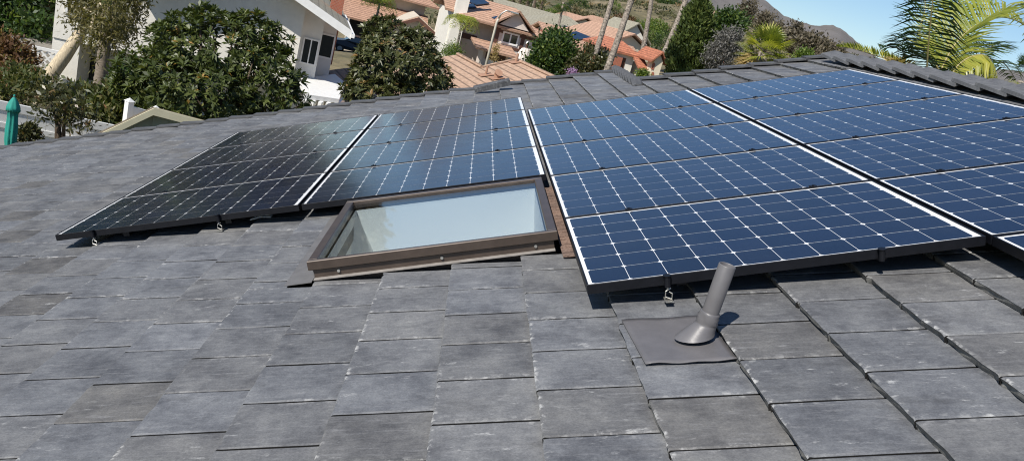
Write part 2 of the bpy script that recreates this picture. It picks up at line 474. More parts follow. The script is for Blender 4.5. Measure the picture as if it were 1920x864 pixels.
# ------------------------------------------------------------------ solar panels
PL, PW, PT = 1.65, 1.0, .042
def make_panel():
    root = empty('solar_panel', (0, 0, 0), ROT)
    f = MB(); lip = .008
    f.box(0, 0, -PT, PL, lip, 0, .001); f.box(0, PW - lip, -PT, PL, PW, 0, .001)
    f.box(0, lip, -PT, lip, PW - lip, 0, .001); f.box(PL - lip, lip, -PT, PL, PW - lip, 0, .001)
    f.build('frame', BLACKAL, root)
    s = MB(); s.quad((lip, lip, -.004), (PL - lip, lip, -.004), (PL - lip, PW - lip, -.004), (lip, PW - lip, -.004))
    s.build('backsheet', SHEET, root)
    c = MB(); pu, pv = .1592, .1602; g = .0013; ch = .0108
    ou, ov = (PL - 10 * pu) / 2 - .005, (PW - 6 * pv) / 2
    for i in range(10):
        for j in range(6):
            a0, a1 = ou + i * pu + g, ou + (i + 1) * pu - g; b0, b1 = ov + j * pv + g, ov + (j + 1) * pv - g
            c.col = (random.random(), random.random(), 0, 1); z = -.0035
            c.poly([(a0+ch, b0, z), (a1-ch, b0, z), (a1, b0+ch, z), (a1, b1-ch, z), (a1-ch, b1, z), (a0+ch, b1, z), (a0, b1-ch, z), (a0, b0+ch, z)])
    c.build('solar_cells', CELL, root)
    bk = MB(); bk.box(lip, lip, -.012, PL - lip, PW - lip, -.008); bk.build('back_cover', DARK, root)
    return root
def add_clamps(root, us, v, hook):
    """hold-down clamps on the near frame edge"""
    for u in us:
        m = MB()
        m.tube([(u, v - .014, -PT - .004), (u, v - .014, .004)], .0125, 10); m.tube([(u, v - .014, .004), (u, v - .014, .007)], .017, 10)
        cl = m.build('clamp', BLACKAL, root)
        if hook:
            k = MB()
            k.tube([(u, v-.014, -.03), (u, v-.014, -.058)], .006, 8)
            k.tube([(u+.012, v-.014, -.052), (u-.010, v-.016, -.062), (u-.014, v-.018, -.085), (u+.012, v-.02, -.098), (u+.016, v-.018, -.075), (u+.004, v-.016, -.066)], .0028, 6)
            k.obox((u-.016, v-.035, -.106), (.032, 0, -.003), (0, .05, 0), (0, 0, .006))
            k.build('hook', GALV, cl)
def add_midclips(root, top=True):
    for u in (.33, 1.32):
        m = MB(); m.obox((u, PW - .006, .0005), (.035, 0, 0), (0, .03, 0), (0, 0, .006)); m.tube([(u+.0175, PW+.009, .006), (u+.0175, PW+.009, .011)], .006, 8)
        m.build('clip', BLACKAL, root)
pan0 = make_panel(); first = True
PUP, PVP = PL + .022, 1.0098
cols = {0: ('leftmost column', list(range(0, 4)), 0, 0, 0), 1: ('column behind the skylight', list(range(0, 4)), 0, 0, 0),
        2: ('column between skylight and vent pipe', list(range(-2, 3)), -.0006, -.1002, .0125), 3: ('rightmost column', list(range(-3, 3)), -.0006, -.1002, .0125)}
ords = {4: ['nearest', 'second from the front', 'third from the front', 'farthest'],
        5: ['nearest', 'second from the front', 'middle', 'fourth from the front', 'farthest'],
        6: ['nearest cut off', 'second from the front', 'third from the front', 'fourth from the front', 'fifth from the front', 'farthest']}
looks = {0: 'dark brown looking solar panel', 1: 'grey blue solar panel', 2: 'navy blue solar panel', 3: 'deep blue solar panel'}
for ci, (cname, rows, du, dv, dn) in cols.items():
    for ri, j in enumerate(rows):
        o = pan0 if first else copy_tree(pan0); first = False
        u, v = ci * PUP + du, j * PVP + dv
        o.location = roofpt(u, v, dn)
        o['label'] = '%s, %s of the %s' % (looks[ci], ords[len(rows)][ri], cname); o['category'] = 'solar panel'; o['group'] = 'solar panels on the grey roof'
        o['_k'] = (ci, j)
panels = [o for o in D.objects if '_k' in o]
for o in panels:
    ci, j = o['_k'][0], o['_k'][1]
    if (ci, j) == (0, 0): add_clamps(o, (.255, 1.105), 0, True)
    if (ci, j) == (2, -2): add_clamps(o, (.33,), 0, True); add_clamps(o, (1.215,), 0, False)
    if (ci, j) not in ((0, 3), (1, 3), (2, 2), (3, 2)): add_midclips(o)
    del o['_k']
# mounting rails under the array
def rail(u, v0, v1, dn, lab):
    m = MB(); m.box(-.02, 0, -.034, .02, v1 - v0, 0); 
    for q in np.arange(.3, v1 - v0, 1.2): m.box(-.012, q, -.09, .012, q + .03, -.034)
    o = m.build('mounting_rail', BLACKAL); o.location = roofpt(u, v0, -PT - .002 + dn); o.rotation_euler = ROT
    tag(o, lab, 'rail', 'rails under the solar panels')
rail(.45, .04, 3.98, 0, 'black mounting rail hidden in shade under the solar panels'); rail(1.15, .04, 3.98, 0, 'black mounting rail hidden in shade under the solar panels')
rail(2.05, .04, 3.98, 0, 'black mounting rail hidden in shade under the solar panels')
rail(3.75, -2.05, 2.9, .0125, 'black mounting rail hidden in shade under the solar panels'); rail(4.6, -2.05, 2.9, .0125, 'black mounting rail hidden in shade under the solar panels')
rail(5.4, -3.0, 2.9, .0125, 'black mounting rail hidden in shade under the solar panels'); rail(6.3, -3.0, 2.9, .0125, 'black mounting rail hidden in shade under the solar panels')

# ------------------------------------------------------------------ skylight
sk = empty('skylight', roofpt(0, 0, 0), ROT, 'square bronze framed roof window with a white light well below the solar panels', 'skylight')
a0, a1, b0, b1 = 1.99, 3.29, -1.285, -.055
fr = MB(); fw = .05
fr.box(a0, b0, -.052, a1, b0 + .03, .0, .004); fr.box(a0, b1 - .045, -.052, a1, b1, .0, .004)
fr.box(a0, b0 + .03, -.052, a0 + fw, b1 - .045, -.001, .004); fr.box(a1 - fw, b0 + .03, -.052, a1, b1 - .045, -.001, .004)
fr.build('frame', BRONZE, sk)
cu = MB()
cu.box(a0 + .022, b0 + .018, -.2, a1 - .022, b0 + .05, -.056, .002); cu.box(a0 + .022, b1 - .05, -.2, a1 - .022, b1 - .018, -.056)
cu.box(a0 + .022, b0 + .05, -.2, a0 + .05, b1 - .05, -.056); cu.box(a1 - .05, b0 + .05, -.2, a1 - .022, b1 - .05, -.056)
cu.build('curb', BRONZE, sk)
ap = MB(); ap.obox((a0 + .02, b0 - .012, -.104), (a1 - a0 - .04, 0, 0), (0, .04, .002), (0, 0, .004)); ap.build('apron', simple('pale edge metal', (.26, .24, .22), .45, .2, 20), sk)
fl = MB(); fl.obox((1.85, -1.285, -.119), (.145, 0, .002), (0, 1.40, 0), (0, 0, .004)); fl.obox((a0 + .005, -1.22, -.11), (.016, 0, 0), (0, 1.2, 0), (0, 0, .05))
fl.build('side_flashing', FLASH_GREY, sk)
# brown shingle strip at the right side
SHm, _nt, _b, _o = newmat('brown asphalt shingle'); _co = objco(_nt)
_sx = N(_nt, 'ShaderNodeSeparateXYZ'); _nt.links.new(_co, _sx.inputs[0])
_g = mathn(_nt, 'FRACT', mathn(_nt, 'DIVIDE', _sx.outputs[1], .135))
_c = ramp(_nt, noise(_nt, _co, 90, 3), [(.3, (.10, .065, .05)), (.7, (.27, .19, .155))])
_c = mix(_nt, 1, _c, ramp(_nt, noise(_nt, _co, 7, 2), [(.3, (.75, .75, .75)), (.7, (1.2, 1.15, 1.1))]), 'MULTIPLY')
_c = mix(_nt, 1, _c, ramp(_nt, _g, [(0, (.25, .22, .2)), (.045, (.25, .22, .2)), (.07, (1, 1, 1))]), 'MULTIPLY')
_nt.links.new(_c, _b.inputs['Base Color']); _b.inputs['Roughness'].default_value = .95
sg = MB()
for q in range(11):
    y = -1.40 + q * .135; sg.obox((3.30, y, -.108), (.12, 0, -.006), (0, .134, -.004), (0, 0, .008))
sg.build('shingle_strip', SHm, sk)
# light well
wl = MB(); z0, z1 = -.06, -.78; i0, i1, j0, j1 = a0 + .055, a1 - .055, b0 + .055, b1 - .055
s_ = .10
T = [(i0, j0, z0), (i1, j0, z0), (i1, j1, z0), (i0, j1, z0)]
B_ = [(i0 - .05, j0 - .05, z1), (i1 - s_, j0 - .05, z1), (i1 - s_, j1 - .09, z1), (i0 + .19, j1 - .09, z1)]
for i in range(4): wl.quad(T[i], T[(i+1) % 4], B_[(i+1) % 4], B_[i])
wl.poly(B_)
wl.build('light_well', simple('well white paint', (.74, .71, .655), .8, .02, 2), sk)
gm, _nt, _b, _o = newmat('skylight glass')
_g = N(_nt, 'ShaderNodeBsdfGlossy', Roughness=.03); _t = N(_nt, 'ShaderNodeBsdfTransparent'); _t.inputs[0].default_value = (.88, .93, .96, 1)
_ge = N(_nt, 'ShaderNodeNewGeometry'); _fz = N(_nt, 'ShaderNodeFresnel'); _nt.links.new(mathn(_nt, 'ADD', mathn(_nt, 'MULTIPLY', _ge.outputs['Backfacing'], 1/1.55 - 1.55), 1.55), _fz.inputs[0]); _mx = N(_nt, 'ShaderNodeMixShader')
_nt.links.new(_fz.outputs[0], _mx.inputs[0]); _nt.links.new(_t.outputs[0], _mx.inputs[1]); _nt.links.new(_g.outputs[0], _mx.inputs[2]); _nt.links.new(_mx.outputs[0], _o.inputs[0])
gl = MB(); gl.box(a0 + .04, b0 + .02, -.022, a1 - .04, b1 - .03, -.014); gl.build('pane', gm, sk)
for i, u in enumerate((a0 + .14, (a0 + a1) / 2 + .03, a1 - .13)):
    m = MB(); m.tube([(u + .012, b0 + .02, -.074), (u + .012, b0 + .008, -.074)], [.010, .008], 8); m.build('screw', GALV, sk)

# ------------------------------------------------------------------ vent pipe
vp = empty('vent_pipe', roofpt(0, 0, 0), ROT, 'grey plumbing vent pipe with lead boot and square flashing on the tiles', 'vent pipe')
m = MB(); nu, nv = 14, 14; V = []; F = []
for i in range(nu + 1):
    for j in range(nv + 1):
        u = 3.475 + .325 * i / nu; v = -2.665 + .40 * j / nv
        kk = (u - U0) / DU; fr_ = min(1, max(0, kk))
        n = -.094 - fr_ * .028 + .002 * math.sin(9 * i / nu) + .003 * (j in (0,)) * (1 + math.sin(i))
        V.append((u - .02 * (j / nv), v, n))
for i in range(nu):
    for j in range(nv): F.append((i*(nv+1)+j, (i+1)*(nv+1)+j, (i+1)*(nv+1)+j+1, i*(nv+1)+j+1))
m.add(V, F); fo_ = m.build('flashing', LEAD, vp, True)
so = fo_.modifiers.new('thick', 'SOLIDIFY'); so.thickness = .004; so.offset = 1
upv = np.array([SP, 0, CP]); base = np.array([3.722, -2.49, -.085])
bt = MB(); n_ = 24; rings = []
for t_, r_, off in ((-.008, .060, -.028), (.000, .056, -.025), (.012, .050, -.018), (.026, .044, -.009), (.037, .0395, -.002), (.043, .0375, 0), (.049, .0415, 0), (.058, .0385, 0), (.066, .041, .0), (.076, .0365, 0), (.083, .0375, 0), (.088, .032, 0)):
    ring = []
    for q in range(n_):
        an = 2 * math.pi * q / n_
        rr = r_ * (1 + (.045 if t_ > .04 else .012) * math.sin(3 * an + t_ * 90) + (.02 * math.sin(7 * an + t_ * 150) if t_ > .04 else 0))
        # low rings follow the roof, high rings are level round the pipe
        k = min(1, max(0, t_ / .045))
        ax = np.array([1, 0, 0]) * (1 - k) + np.array([CP, 0, -SP]) * k
        p = base + upv * t_ + (off + 0) * np.array([1, 0, 0]) + rr * (1.25 - .25 * k) * math.cos(an) * ax + rr * math.sin(an) * np.array([0, 1, 0])
        ring.append(p)
    rings.append(ring)
V = [p for r in rings for p in r]; F = []
for i in range(len(rings) - 1):
    for q in range(n_): F.append((i*n_+q, i*n_+(q+1) % n_, (i+1)*n_+(q+1) % n_, (i+1)*n_+q))
bt.add(V, F); bt.build('boot', LEAD, vp, True)
pp = MB(); R1, R2 = .0315, .027; V = []; F = []
ax = np.array([CP, 0, -SP]); ay = np.array([0, 1, 0])
for (r_, t_) in ((R1, .02), (R1, .12), (R1, .272), (R1 - .002, .275), (R2 + .001, .275), (R2, .272), (R2, .1)):
    for q in range(28):
        an = 2 * math.pi * q / 28; V.append(base + upv * t_ + r_ * (math.cos(an) * ax + math.sin(an) * ay))
for i in range(6):
    for q in range(28): F.append((i*28+q, i*28+(q+1) % 28, (i+1)*28+(q+1) % 28, (i+1)*28+q))
F.append(tuple(range(6*28, 7*28)))
pp.add(V, F); pp.build('pipe', PIPEM, vp, True)
# scrap of white paper under the left panels
sc_ = MB(); V = [(0, 0, 0), (.07, .005, .01), (.145, -.002, .002), (.15, .03, .006), (.08, .04, .016), (.01, .035, .004)]
sc_.add(V + [(x, y, z + .006) for x, y, z in V], [(5,4,3,2,1,0), (6,7,8,9,10,11)] + [(i, (i+1) % 6, 6+(i+1) % 6, 6+i) for i in range(6)])
so_ = sc_.build('scrap', WHITE); so_.location = roofpt(1.265, .13, -.098); so_.rotation_euler = ROT
tag(so_, 'crumpled white scrap lying on the tiles under the left solar panels', 'scrap')
# ------------------------------------------------------------------ background helpers
UPZ = np.array([0, 0, 1.0])
def fdist(p): return float(np.dot(np.array(p) - CW, RW[2]))
def px2m(px, py, Y, n): return n * fdist(at(px, py, Y)) / FPX
def nrm(a): return a / (np.linalg.norm(a, axis=-1, keepdims=True) + 1e-9)
def rdir(n): return nrm(rng.normal(size=(n, 3)))
def leafquads(P, Dv, L, W, fold=.25, up=None, droop=0):
    """diamond leaves: base P, direction Dv, lengths L, widths W"""
    n = len(P); L = np.broadcast_to(L, (n,)); W = np.broadcast_to(W, (n,))
    ref = rdir(n) if up is None else up
    S = nrm(np.cross(Dv, ref)); Nn = nrm(np.cross(S, Dv))
    mid = P + Dv * (L * .5)[:, None]
    a = mid + S * (W / 2)[:, None] + Nn * (W * fold)[:, None]; b = mid - S * (W / 2)[:, None] + Nn * (W * fold)[:, None]
    t = P + Dv * L[:, None]; t[:, 2] -= droop * L
    return np.stack([P, a, t, b], 1)
def shell(n, lobes, inner=.55):
    """points in the outer part of a union of ellipsoids; returns points, outward directions"""
    vol = np.array([r[0]*r[1]*r[2] for _, r in lobes]) ** .67; pr = vol / vol.sum()
    out, nor = [], []
    C_ = np.array([c for c, _ in lobes], float); R_ = np.array([r for _, r in lobes], float)
    while len(out) < n:
        k = rng.choice(len(lobes), p=pr); d = rdir(1)[0]
        rr = inner + (1 - inner) * rng.random() ** .6
        p = C_[k] + d * R_[k] * rr
        q = (((p - C_) / R_) ** 2).sum(1); q[k] = 9
        if (q < .45).any(): continue
        out.append(p); nor.append(nrm(d / R_[k]))
    return np.array(out), np.array(nor)
def rosettes(lobes, n, per, L, W, inner=.5, spread=(45, 95), bias=.5, tvar=.16):
    P, Nr = shell(n, lobes, inner)
    ax = nrm(Nr + UPZ * bias + rng.normal(size=P.shape) * .35)
    t = nrm(np.cross(ax, rdir(n))); b = np.cross(ax, t)
    Q, T = [], []
    ct = .5 + rng.normal(size=n) * tvar
    for k in range(per):
        an = 2 * math.pi * k / per + rng.random(n) * .7
        el = np.radians(rng.uniform(spread[0], spread[1], n))
        d = ax * np.cos(el)[:, None] + (t * np.cos(an)[:, None] + b * np.sin(an)[:, None]) * np.sin(el)[:, None]
        l = L * rng.uniform(.65, 1.15, n)
        Q.append(leafquads(P + ax * (.25 * L * rng.random(n))[:, None], d, l, W * rng.uniform(.8, 1.2, n), .18, ax, .12)); T.append(np.clip(ct + rng.normal(size=n) * .16, 0, 1))
    return np.concatenate(Q), np.concatenate(T)
def clumps(lobes, n, per, cr, L, W, inner=.4, bias=.2, out=.7, tvar=.15, zsq=1., flat=0):
    P, Nr = shell(n, lobes, inner)
    ct = .5 + rng.normal(size=n) * tvar
    Pp = np.repeat(P, per, 0) + rng.normal(size=(n*per, 3)) * cr * np.array([1, 1, zsq]); Dv = nrm(np.repeat(Nr, per, 0) * out + rng.normal(size=(n*per, 3)) + UPZ * bias)
    t = np.clip(np.repeat(ct, per) + rng.normal(size=n*per) * .14, 0, 1)
    return leafquads(Pp, Dv, L * rng.uniform(.6, 1.3, n*per), W * rng.uniform(.7, 1.3, n*per), .2), t
def limbs(mb, base, lobes, r0, k=2):
    base = np.array(base, float)
    for c, r in lobes:
        c = np.array(c, float)
        for _ in range(k):
            e = c + rng.normal(size=3) * np.array(r) * .35
            m = base * .45 + e * .55 + rng.normal(size=3) * .15 * np.linalg.norm(e - base) * .3
            mb.tube([base, m, e], [r0 * .6, r0 * .35, r0 * .08], 6)
def plant(name, loc, label, cat, Q, T, mat, group=None, trunk=None, tmat=None):
    o = empty(name, loc, (0, 0, 0), label, cat, group)
    quads_obj('crown', Q, T, mat, o)
    if trunk is not None: trunk.build('trunk', tmat or BARK, o, True)
    return o

L_LOQ = leaf_mat('loquat leaf', [(0, (.028, .040, .009)), (.5, (.055, .075, .016)), (.85, (.105, .128, .032)), (.985, (.17, .17, .05)), (1, (.28, .16, .03))], .5, .18)
L_LOQ2 = leaf_mat('olive loquat leaf', [(0, (.028, .036, .012)), (.5, (.06, .07, .022)), (.8, (.115, .12, .045)), (.95, (.2, .19, .09)), (1, (.25, .15, .06))], .42, .15)
L_DKGREEN = leaf_mat('deep green leaf', [(0, (.018, .04, .01)), (.6, (.045, .085, .018)), (1, (.16, .2, .03))], .5, .3)
L_YEL = leaf_mat('bright green leaf', [(0, (.05, .09, .015)), (.6, (.11, .17, .025)), (1, (.28, .30, .05))], .5, .3)
L_MIXB = leaf_mat('mixed hedge leaf', [(0, (.03, .045, .012)), (.45, (.065, .085, .02)), (.75, (.11, .10, .03)), (.92, (.17, .16, .04)), (1, (.20, .09, .05))], .5, .25)
L_RED = leaf_mat('reddish brown leaf', [(0, (.06, .03, .015)), (.5, (.13, .065, .028)), (.8, (.17, .11, .035)), (1, (.12, .14, .03))], .55, .25)
L_PHOT = leaf_mat('bronze green leaf', [(0, (.028, .03, .014)), (.5, (.06, .066, .024)), (.8, (.11, .10, .035)), (1, (.19, .09, .045))], .4, .2)
L_WILLOW = leaf_mat('olive narrow leaf', [(0, (.05, .05, .018)), (.5, (.11, .10, .03)), (1, (.22, .18, .055))], .55, .3)
L_CYP = leaf_mat('cypress foliage', [(0, (.022, .042, .008)), (.5, (.058, .088, .016)), (1, (.14, .165, .035))], .6, .1)
L_GREYB = leaf_mat('grey bush foliage', [(0, (.05, .05, .046)), (.5, (.115, .11, .10)), (1, (.2, .19, .175))], .7, .1)
L_BROWN = leaf_mat('brown tree foliage', [(0, (.06, .05, .032)), (.5, (.11, .09, .06)), (1, (.17, .145, .09))], .7, .15)
L_SCRUB = leaf_mat('hillside scrub', [(0, (.04, .045, .02)), (.4, (.085, .09, .035)), (.7, (.15, .125, .06)), (1, (.24, .17, .08))], .75, .15)
L_PALM = leaf_mat('palm leaflet', [(0, (.02, .045, .012)), (.5, (.07, .12, .02)), (1, (.22, .26, .04))], .35, .3)
L_PALMY = leaf_mat('yellow green palm leaflet', [(0, (.10, .15, .025)), (.5, (.26, .29, .045)), (1, (.46, .42, .08))], .38, .38)
L_PALMD = leaf_mat('dark palm leaflet', [(0, (.014, .032, .012)), (.6, (.03, .058, .018)), (1, (.08, .12, .03))], .3, .18)
L_DEAD = leaf_mat('dry palm leaf', [(0, (.22, .15, .06)), (.5, (.38, .28, .12)), (1, (.5, .4, .2))], .6, .3)
RACHIS = simple('palm rachis', (.32, .27, .11), .5, .15, 6)

# ------------------------------------------------------------------ terrain
CT = []
for X, Y in ((-25, -10), (0, -10), (25, -10), (-25, 12), (-8, 12), (6, 12), (22, 12), (-25, 26), (-8, 26)): CT.append((X, Y, -5.6))
for px, py, Y in ((655, 122, 63), (760, 80, 62), (900, 128, 60), (1000, 132, 58), (560, 90, 66), (500, 60, 80),
                  (1060, 62, 112), (1110, 62, 118), (1135, 72, 112), (1170, 78, 118), (1200, 82, 122), (1120, 35, 165), (1200, 40, 190), (1100, 12, 200), (1190, 15, 235), (1270, 30, 230), (1285, 12, 300), (1225, 5, 320),
                  (1040, 30, 165), (1000, 20, 170), (930, 25, 165), (870, -5, 150), (780, -20, 140), (700, -30, 150), (1320, 85, 150), (1345, 50, 230), (1345, 30, 330), (1420, 45, 330), (1480, 70, 330), (1540, 95, 330), (1600, 125, 330),
                  (1250, 145, 62), (1180, 150, 60), (1300, 150, 60), (1400, 150, 70), (1500, 150, 80), (1700, 220, 40), (1900, 230, 60), (1800, 190, 330), (1920, 215, 330), (600, -40, 230), (400, -120, 250), (100, -170, 250)):
    CT.append(tuple(at(px, py, Y)))
CT = np.array(CT)
def ground(x, y):
    d = np.hypot(CT[:, 0] - x, CT[:, 1] - y) / (3 + .12 * (y + 10))
    w = 1 / (d ** 3 + .02); return float((w * CT[:, 2]).sum() / w.sum())
def bumpz(x, y):
    r = math.hypot(x - CW[0], y + 8); return (math.sin(x*.09) * math.cos(y*.07) + .6*math.sin(x*.21+y*.17)) * min(1.6, (r - 70) * .008) if r > 70 else 0
g = MB(); A_ = np.radians(np.linspace(-62, 62, 110)); Rr = np.concatenate([[0.1], np.geomspace(4, 900, 85)])
for r in Rr:
    for a in A_:
        x, y = CW[0] + r * math.sin(a), -8 + r * math.cos(a)
        z = ground(x, y)
        z += bumpz(x, y)
        g.v.append((x, y, z)); g.c.append((.5, .5, .5, 1))
na = len(A_)
for i in range(len(Rr) - 1):
    for j in range(na - 1): g.f.append([i*na+j, (i+1)*na+j, (i+1)*na+j+1, i*na+j+1]); g.m.append(0)
gm_, _nt, _b, _o = newmat('dry hillside ground'); _co = objco(_nt)
_c = ramp(_nt, noise(_nt, _co, .05, 6, .65), [(.3, (.075, .075, .035)), (.45, (.13, .115, .06)), (.58, (.20, .165, .10)), (.7, (.10, .095, .045))])
_c = mix(_nt, 1, _c, ramp(_nt, noise(_nt, _co, .6, 5, .7), [(.3, (.6, .62, .6)), (.7, (1.3, 1.25, 1.2))]), 'MULTIPLY')
_nt.links.new(_c, _b.inputs['Base Color']); _b.inputs['Roughness'].default_value = .95; bump(_nt, _b, noise(_nt, _co, 1.5, 5), .8, .3)
go = g.build('ground', gm_, None, True); tag(go, kind='structure')
sp_ = np.array([at(640, 118, 62), at(905, 128, 62)])
st = MB(); 
P = [(-30, 46), (14, 46), (14, 62), (-30, 62)]
xs_ = np.linspace(-34, 0, 24); ys_ = np.linspace(54, 64, 8)
st.add([(x, y, ground(x, y) + .06) for y in ys_ for x in xs_], [(j*24+i, j*24+i+1, (j+1)*24+i+1, (j+1)*24+i) for j in range(7) for i in range(23)]); so2 = st.build('street', ASPHALT); tag(so2, kind='structure')
STREET_Z = float(at(655, 122, 60)[2])

# mountain
mt = MB(); prof = [(700, -330), (1000, -190), (1200, -110), (1330, -52), (1400, -18), (1436, 2), (1470, 30), (1500, 41), (1528, 49), (1560, 47), (1580, 56), (1600, 73), (1622, 93), (1650, 112), (1700, 130), (1760, 142), (1850, 132), (1885, 130), (1960, 142), (2200, 200)]
ridge = []
for i in range(len(prof) - 1):
    for t in np.linspace(0, 1, 12, endpoint=False):
        ridge.append((prof[i][0] * (1-t) + prof[i+1][0] * t, prof[i][1] * (1-t) + prof[i+1][1] * t))
nr = 26
for k in range(nr):
    f = k / (nr - 1)
    for i, (x, y) in enumerate(ridge):
        p = at(x, y + .5 * math.sin(i * .9) * (k == 0), 1500)
        d = p - CW; yy = 1500 - 1050 * f
        q = CW + d * (yy - CW[1]) / (1500 - CW[1])
        zt = p[2]; base_z = -8
        z = base_z + (zt - base_z) * (1 - f) ** 1.25 + (math.sin(i*.22 + 1.2*math.sin(f*5)) * 4) * math.sin(math.pi * min(1, f * 1.2)) * (zt > 0)
        mt.v.append((q[0] + 14 * math.sin(f * 9 + i * .3) * f, yy, z)); mt.c.append((.5, .5, .5, 1))
nn = len(ridge)
for k in range(nr - 1):
    for i in range(nn - 1): mt.f.append([k*nn+i, (k+1)*nn+i, (k+1)*nn+i+1, k*nn+i+1]); mt.m.append(0)
mm, _nt, _b, _o = newmat('mountain chaparral'); _co = objco(_nt)
_c = ramp(_nt, noise(_nt, _co, .012, 8, .7), [(.3, (.11, .10, .09)), (.5, (.145, .132, .122)), (.7, (.19, .17, .16))])
_c = mix(_nt, ramp(_nt, noise(_nt, _co, .05, 6, .7), [(.6, (0, 0, 0)), (.75, (.5, .5, .5))]), _c, (.24, .205, .18))
_nt.links.new(_c, _b.inputs['Base Color']); _b.inputs['Roughness'].default_value = 1; bump(_nt, _b, noise(_nt, _co, .05, 6, .6), .5, 6)
tag(mt.build('mountain', mm, None, True), kind='structure')

# ------------------------------------------------------------------ houses
class Fac:
    """a facade plane: origin at pixel (px,py) and world Y, turned by yaw; local x along the wall, y into the house, z up from the ground"""
    def __init__(s, px, py, Y, yaw, G):
        s.P = at(px, py, Y); s.G = G; a = math.radians(yaw); s.a = a
        s.dx = np.array([math.cos(a), math.sin(a), 0]); s.dy = np.array([-math.sin(a), math.cos(a), 0])
        s.O = np.array([s.P[0], s.P[1], G])
    def p(s, px, py, y=0):
        q = on_plane(px, py, s.O + s.dy * y, s.dy) - s.O
        return float(q @ s.dx), float(q[2])
    def root(s, name, label, cat, group=None): return empty(name, s.O, (0, 0, s.a), label, cat, group)
def roof_gable(x0, x1, y0, y1, z, h, axis, th=.16):
    """gable roof slab: eaves at height z, ridge h higher; axis 'x' or 'y' is the ridge direction"""
    m = MB()
    if axis == 'y':
        xm = (x0 + x1) / 2; A = [(x0, z), (xm, z + h), (x1, z)]
        top = [(x, y, zz_) for y in (y0, y1) for x, zz_ in A]; bot = [(x, y, zz_ - th) for y in (y0, y1) for x, zz_ in A]
    else:
        ym = (y0 + y1) / 2; A = [(y0, z), (ym, z + h), (y1, z)]
        top = [(x, y, zz_) for x in (x1, x0) for y, zz_ in A]; bot = [(x, y, zz_ - th) for x in (x1, x0) for y, zz_ in A]
    V = top + bot
    F = [(0, 1, 4, 3), (1, 2, 5, 4), (7, 6, 9, 10), (8, 7, 10, 11), (0, 3, 9, 6), (2, 8, 11, 5), (1, 0, 6, 7), (2, 1, 7, 8), (3, 4, 10, 9), (4, 5, 11, 10)]
    m.add(V, F); return m
def roof_hip(x0, x1, y0, y1, z, h, th=.16):
    m = MB(); w, d = x1 - x0, y1 - y0; r = min(w, d) / 2
    if w >= d: R = [(x0 + r, (y0+y1)/2, z + h), (x1 - r, (y0+y1)/2, z + h)]
    else: R = [((x0+x1)/2, y0 + r, z + h), ((x0+x1)/2, y1 - r, z + h)]
    V = [(x0, y0, z), (x1, y0, z), (x1, y1, z), (x0, y1, z)] + R + [(x0, y0, z-th), (x1, y0, z-th), (x1, y1, z-th), (x0, y1, z-th)]
    if w >= d: F = [(0, 1, 5, 4), (1, 2, 5), (2, 3, 4, 5), (3, 0, 4)]
    else: F = [(0, 1, 4), (1, 2, 5, 4), (2, 3, 5), (3, 0, 4, 5)]
    F += [(1, 0, 6, 7), (2, 1, 7, 8), (3, 2, 8, 9), (0, 3, 9, 6), (6, 9, 8, 7)]
    m.add(V, F); return m
def roof_shed(x0, x1, y0, z0, y1, z1, th=.16):
    m = MB(); m.add([(x0, y0, z0), (x1, y0, z0), (x1, y1, z1), (x0, y1, z1), (x0, y0, z0-th), (x1, y0, z0-th), (x1, y1, z1-th), (x0, y1, z1-th)],
                    [(0, 1, 2, 3), (7, 6, 5, 4), (0, 4, 5, 1), (1, 5, 6, 2), (2, 6, 7, 3), (3, 7, 4, 0)]); return m
def wallbox(parent, mat, x0, x1, y0, y1, z0, z1, gable=0, name='wall'):
    m = MB(); m.box(x0, y0, z0, x1, y1, z1)
    if gable:
        xm = (x0 + x1) / 2
        m.add([(x0, y0, z1), (x1, y0, z1), (xm, y0, z1 + gable), (x0, y1, z1), (x1, y1, z1), (xm, y1, z1 + gable)], [(0, 1, 2), (4, 3, 5), (1, 4, 5, 2), (3, 0, 2, 5)])
    return m.build(name, mat, parent)
def window(parent, x0, z0, x1, z1, y=0, fr=WHITE, mull=1, t=.07, depth=.05, name='window', pane=GLASSDK, face='front'):
    m = MB(); ya, yb = y - depth, y + .02
    m.box(x0, ya, z0, x1, yb, z0 + t); m.box(x0, ya, z1 - t, x1, yb, z1); m.box(x0, ya, z0 + t, x0 + t, yb, z1 - t); m.box(x1 - t, ya, z0 + t, x1, yb, z1 - t)
    for i in range(mull):
        xm = x0 + (x1 - x0) * (i + 1) / (mull + 1); m.box(xm - t * .4, ya + .005, z0 + t, xm + t * .4, yb, z1 - t)
    o = m.build(name, fr, parent)
    q = MB(); q.quad((x0 + t*.5, y - .012, z0 + t*.5), (x1 - t*.5, y - .012, z0 + t*.5), (x1 - t*.5, y - .012, z1 - t*.5), (x0 + t*.5, y - .012, z1 - t*.5))
    q.build('pane', pane, o); return o
def dark_door(parent, x0, z0, x1, z1, y, name='garage_opening', mat=DARK):
    m = MB(); m.box(x0, y - .02, z0, x1, y + .05, z1); return m.build(name, mat, parent)

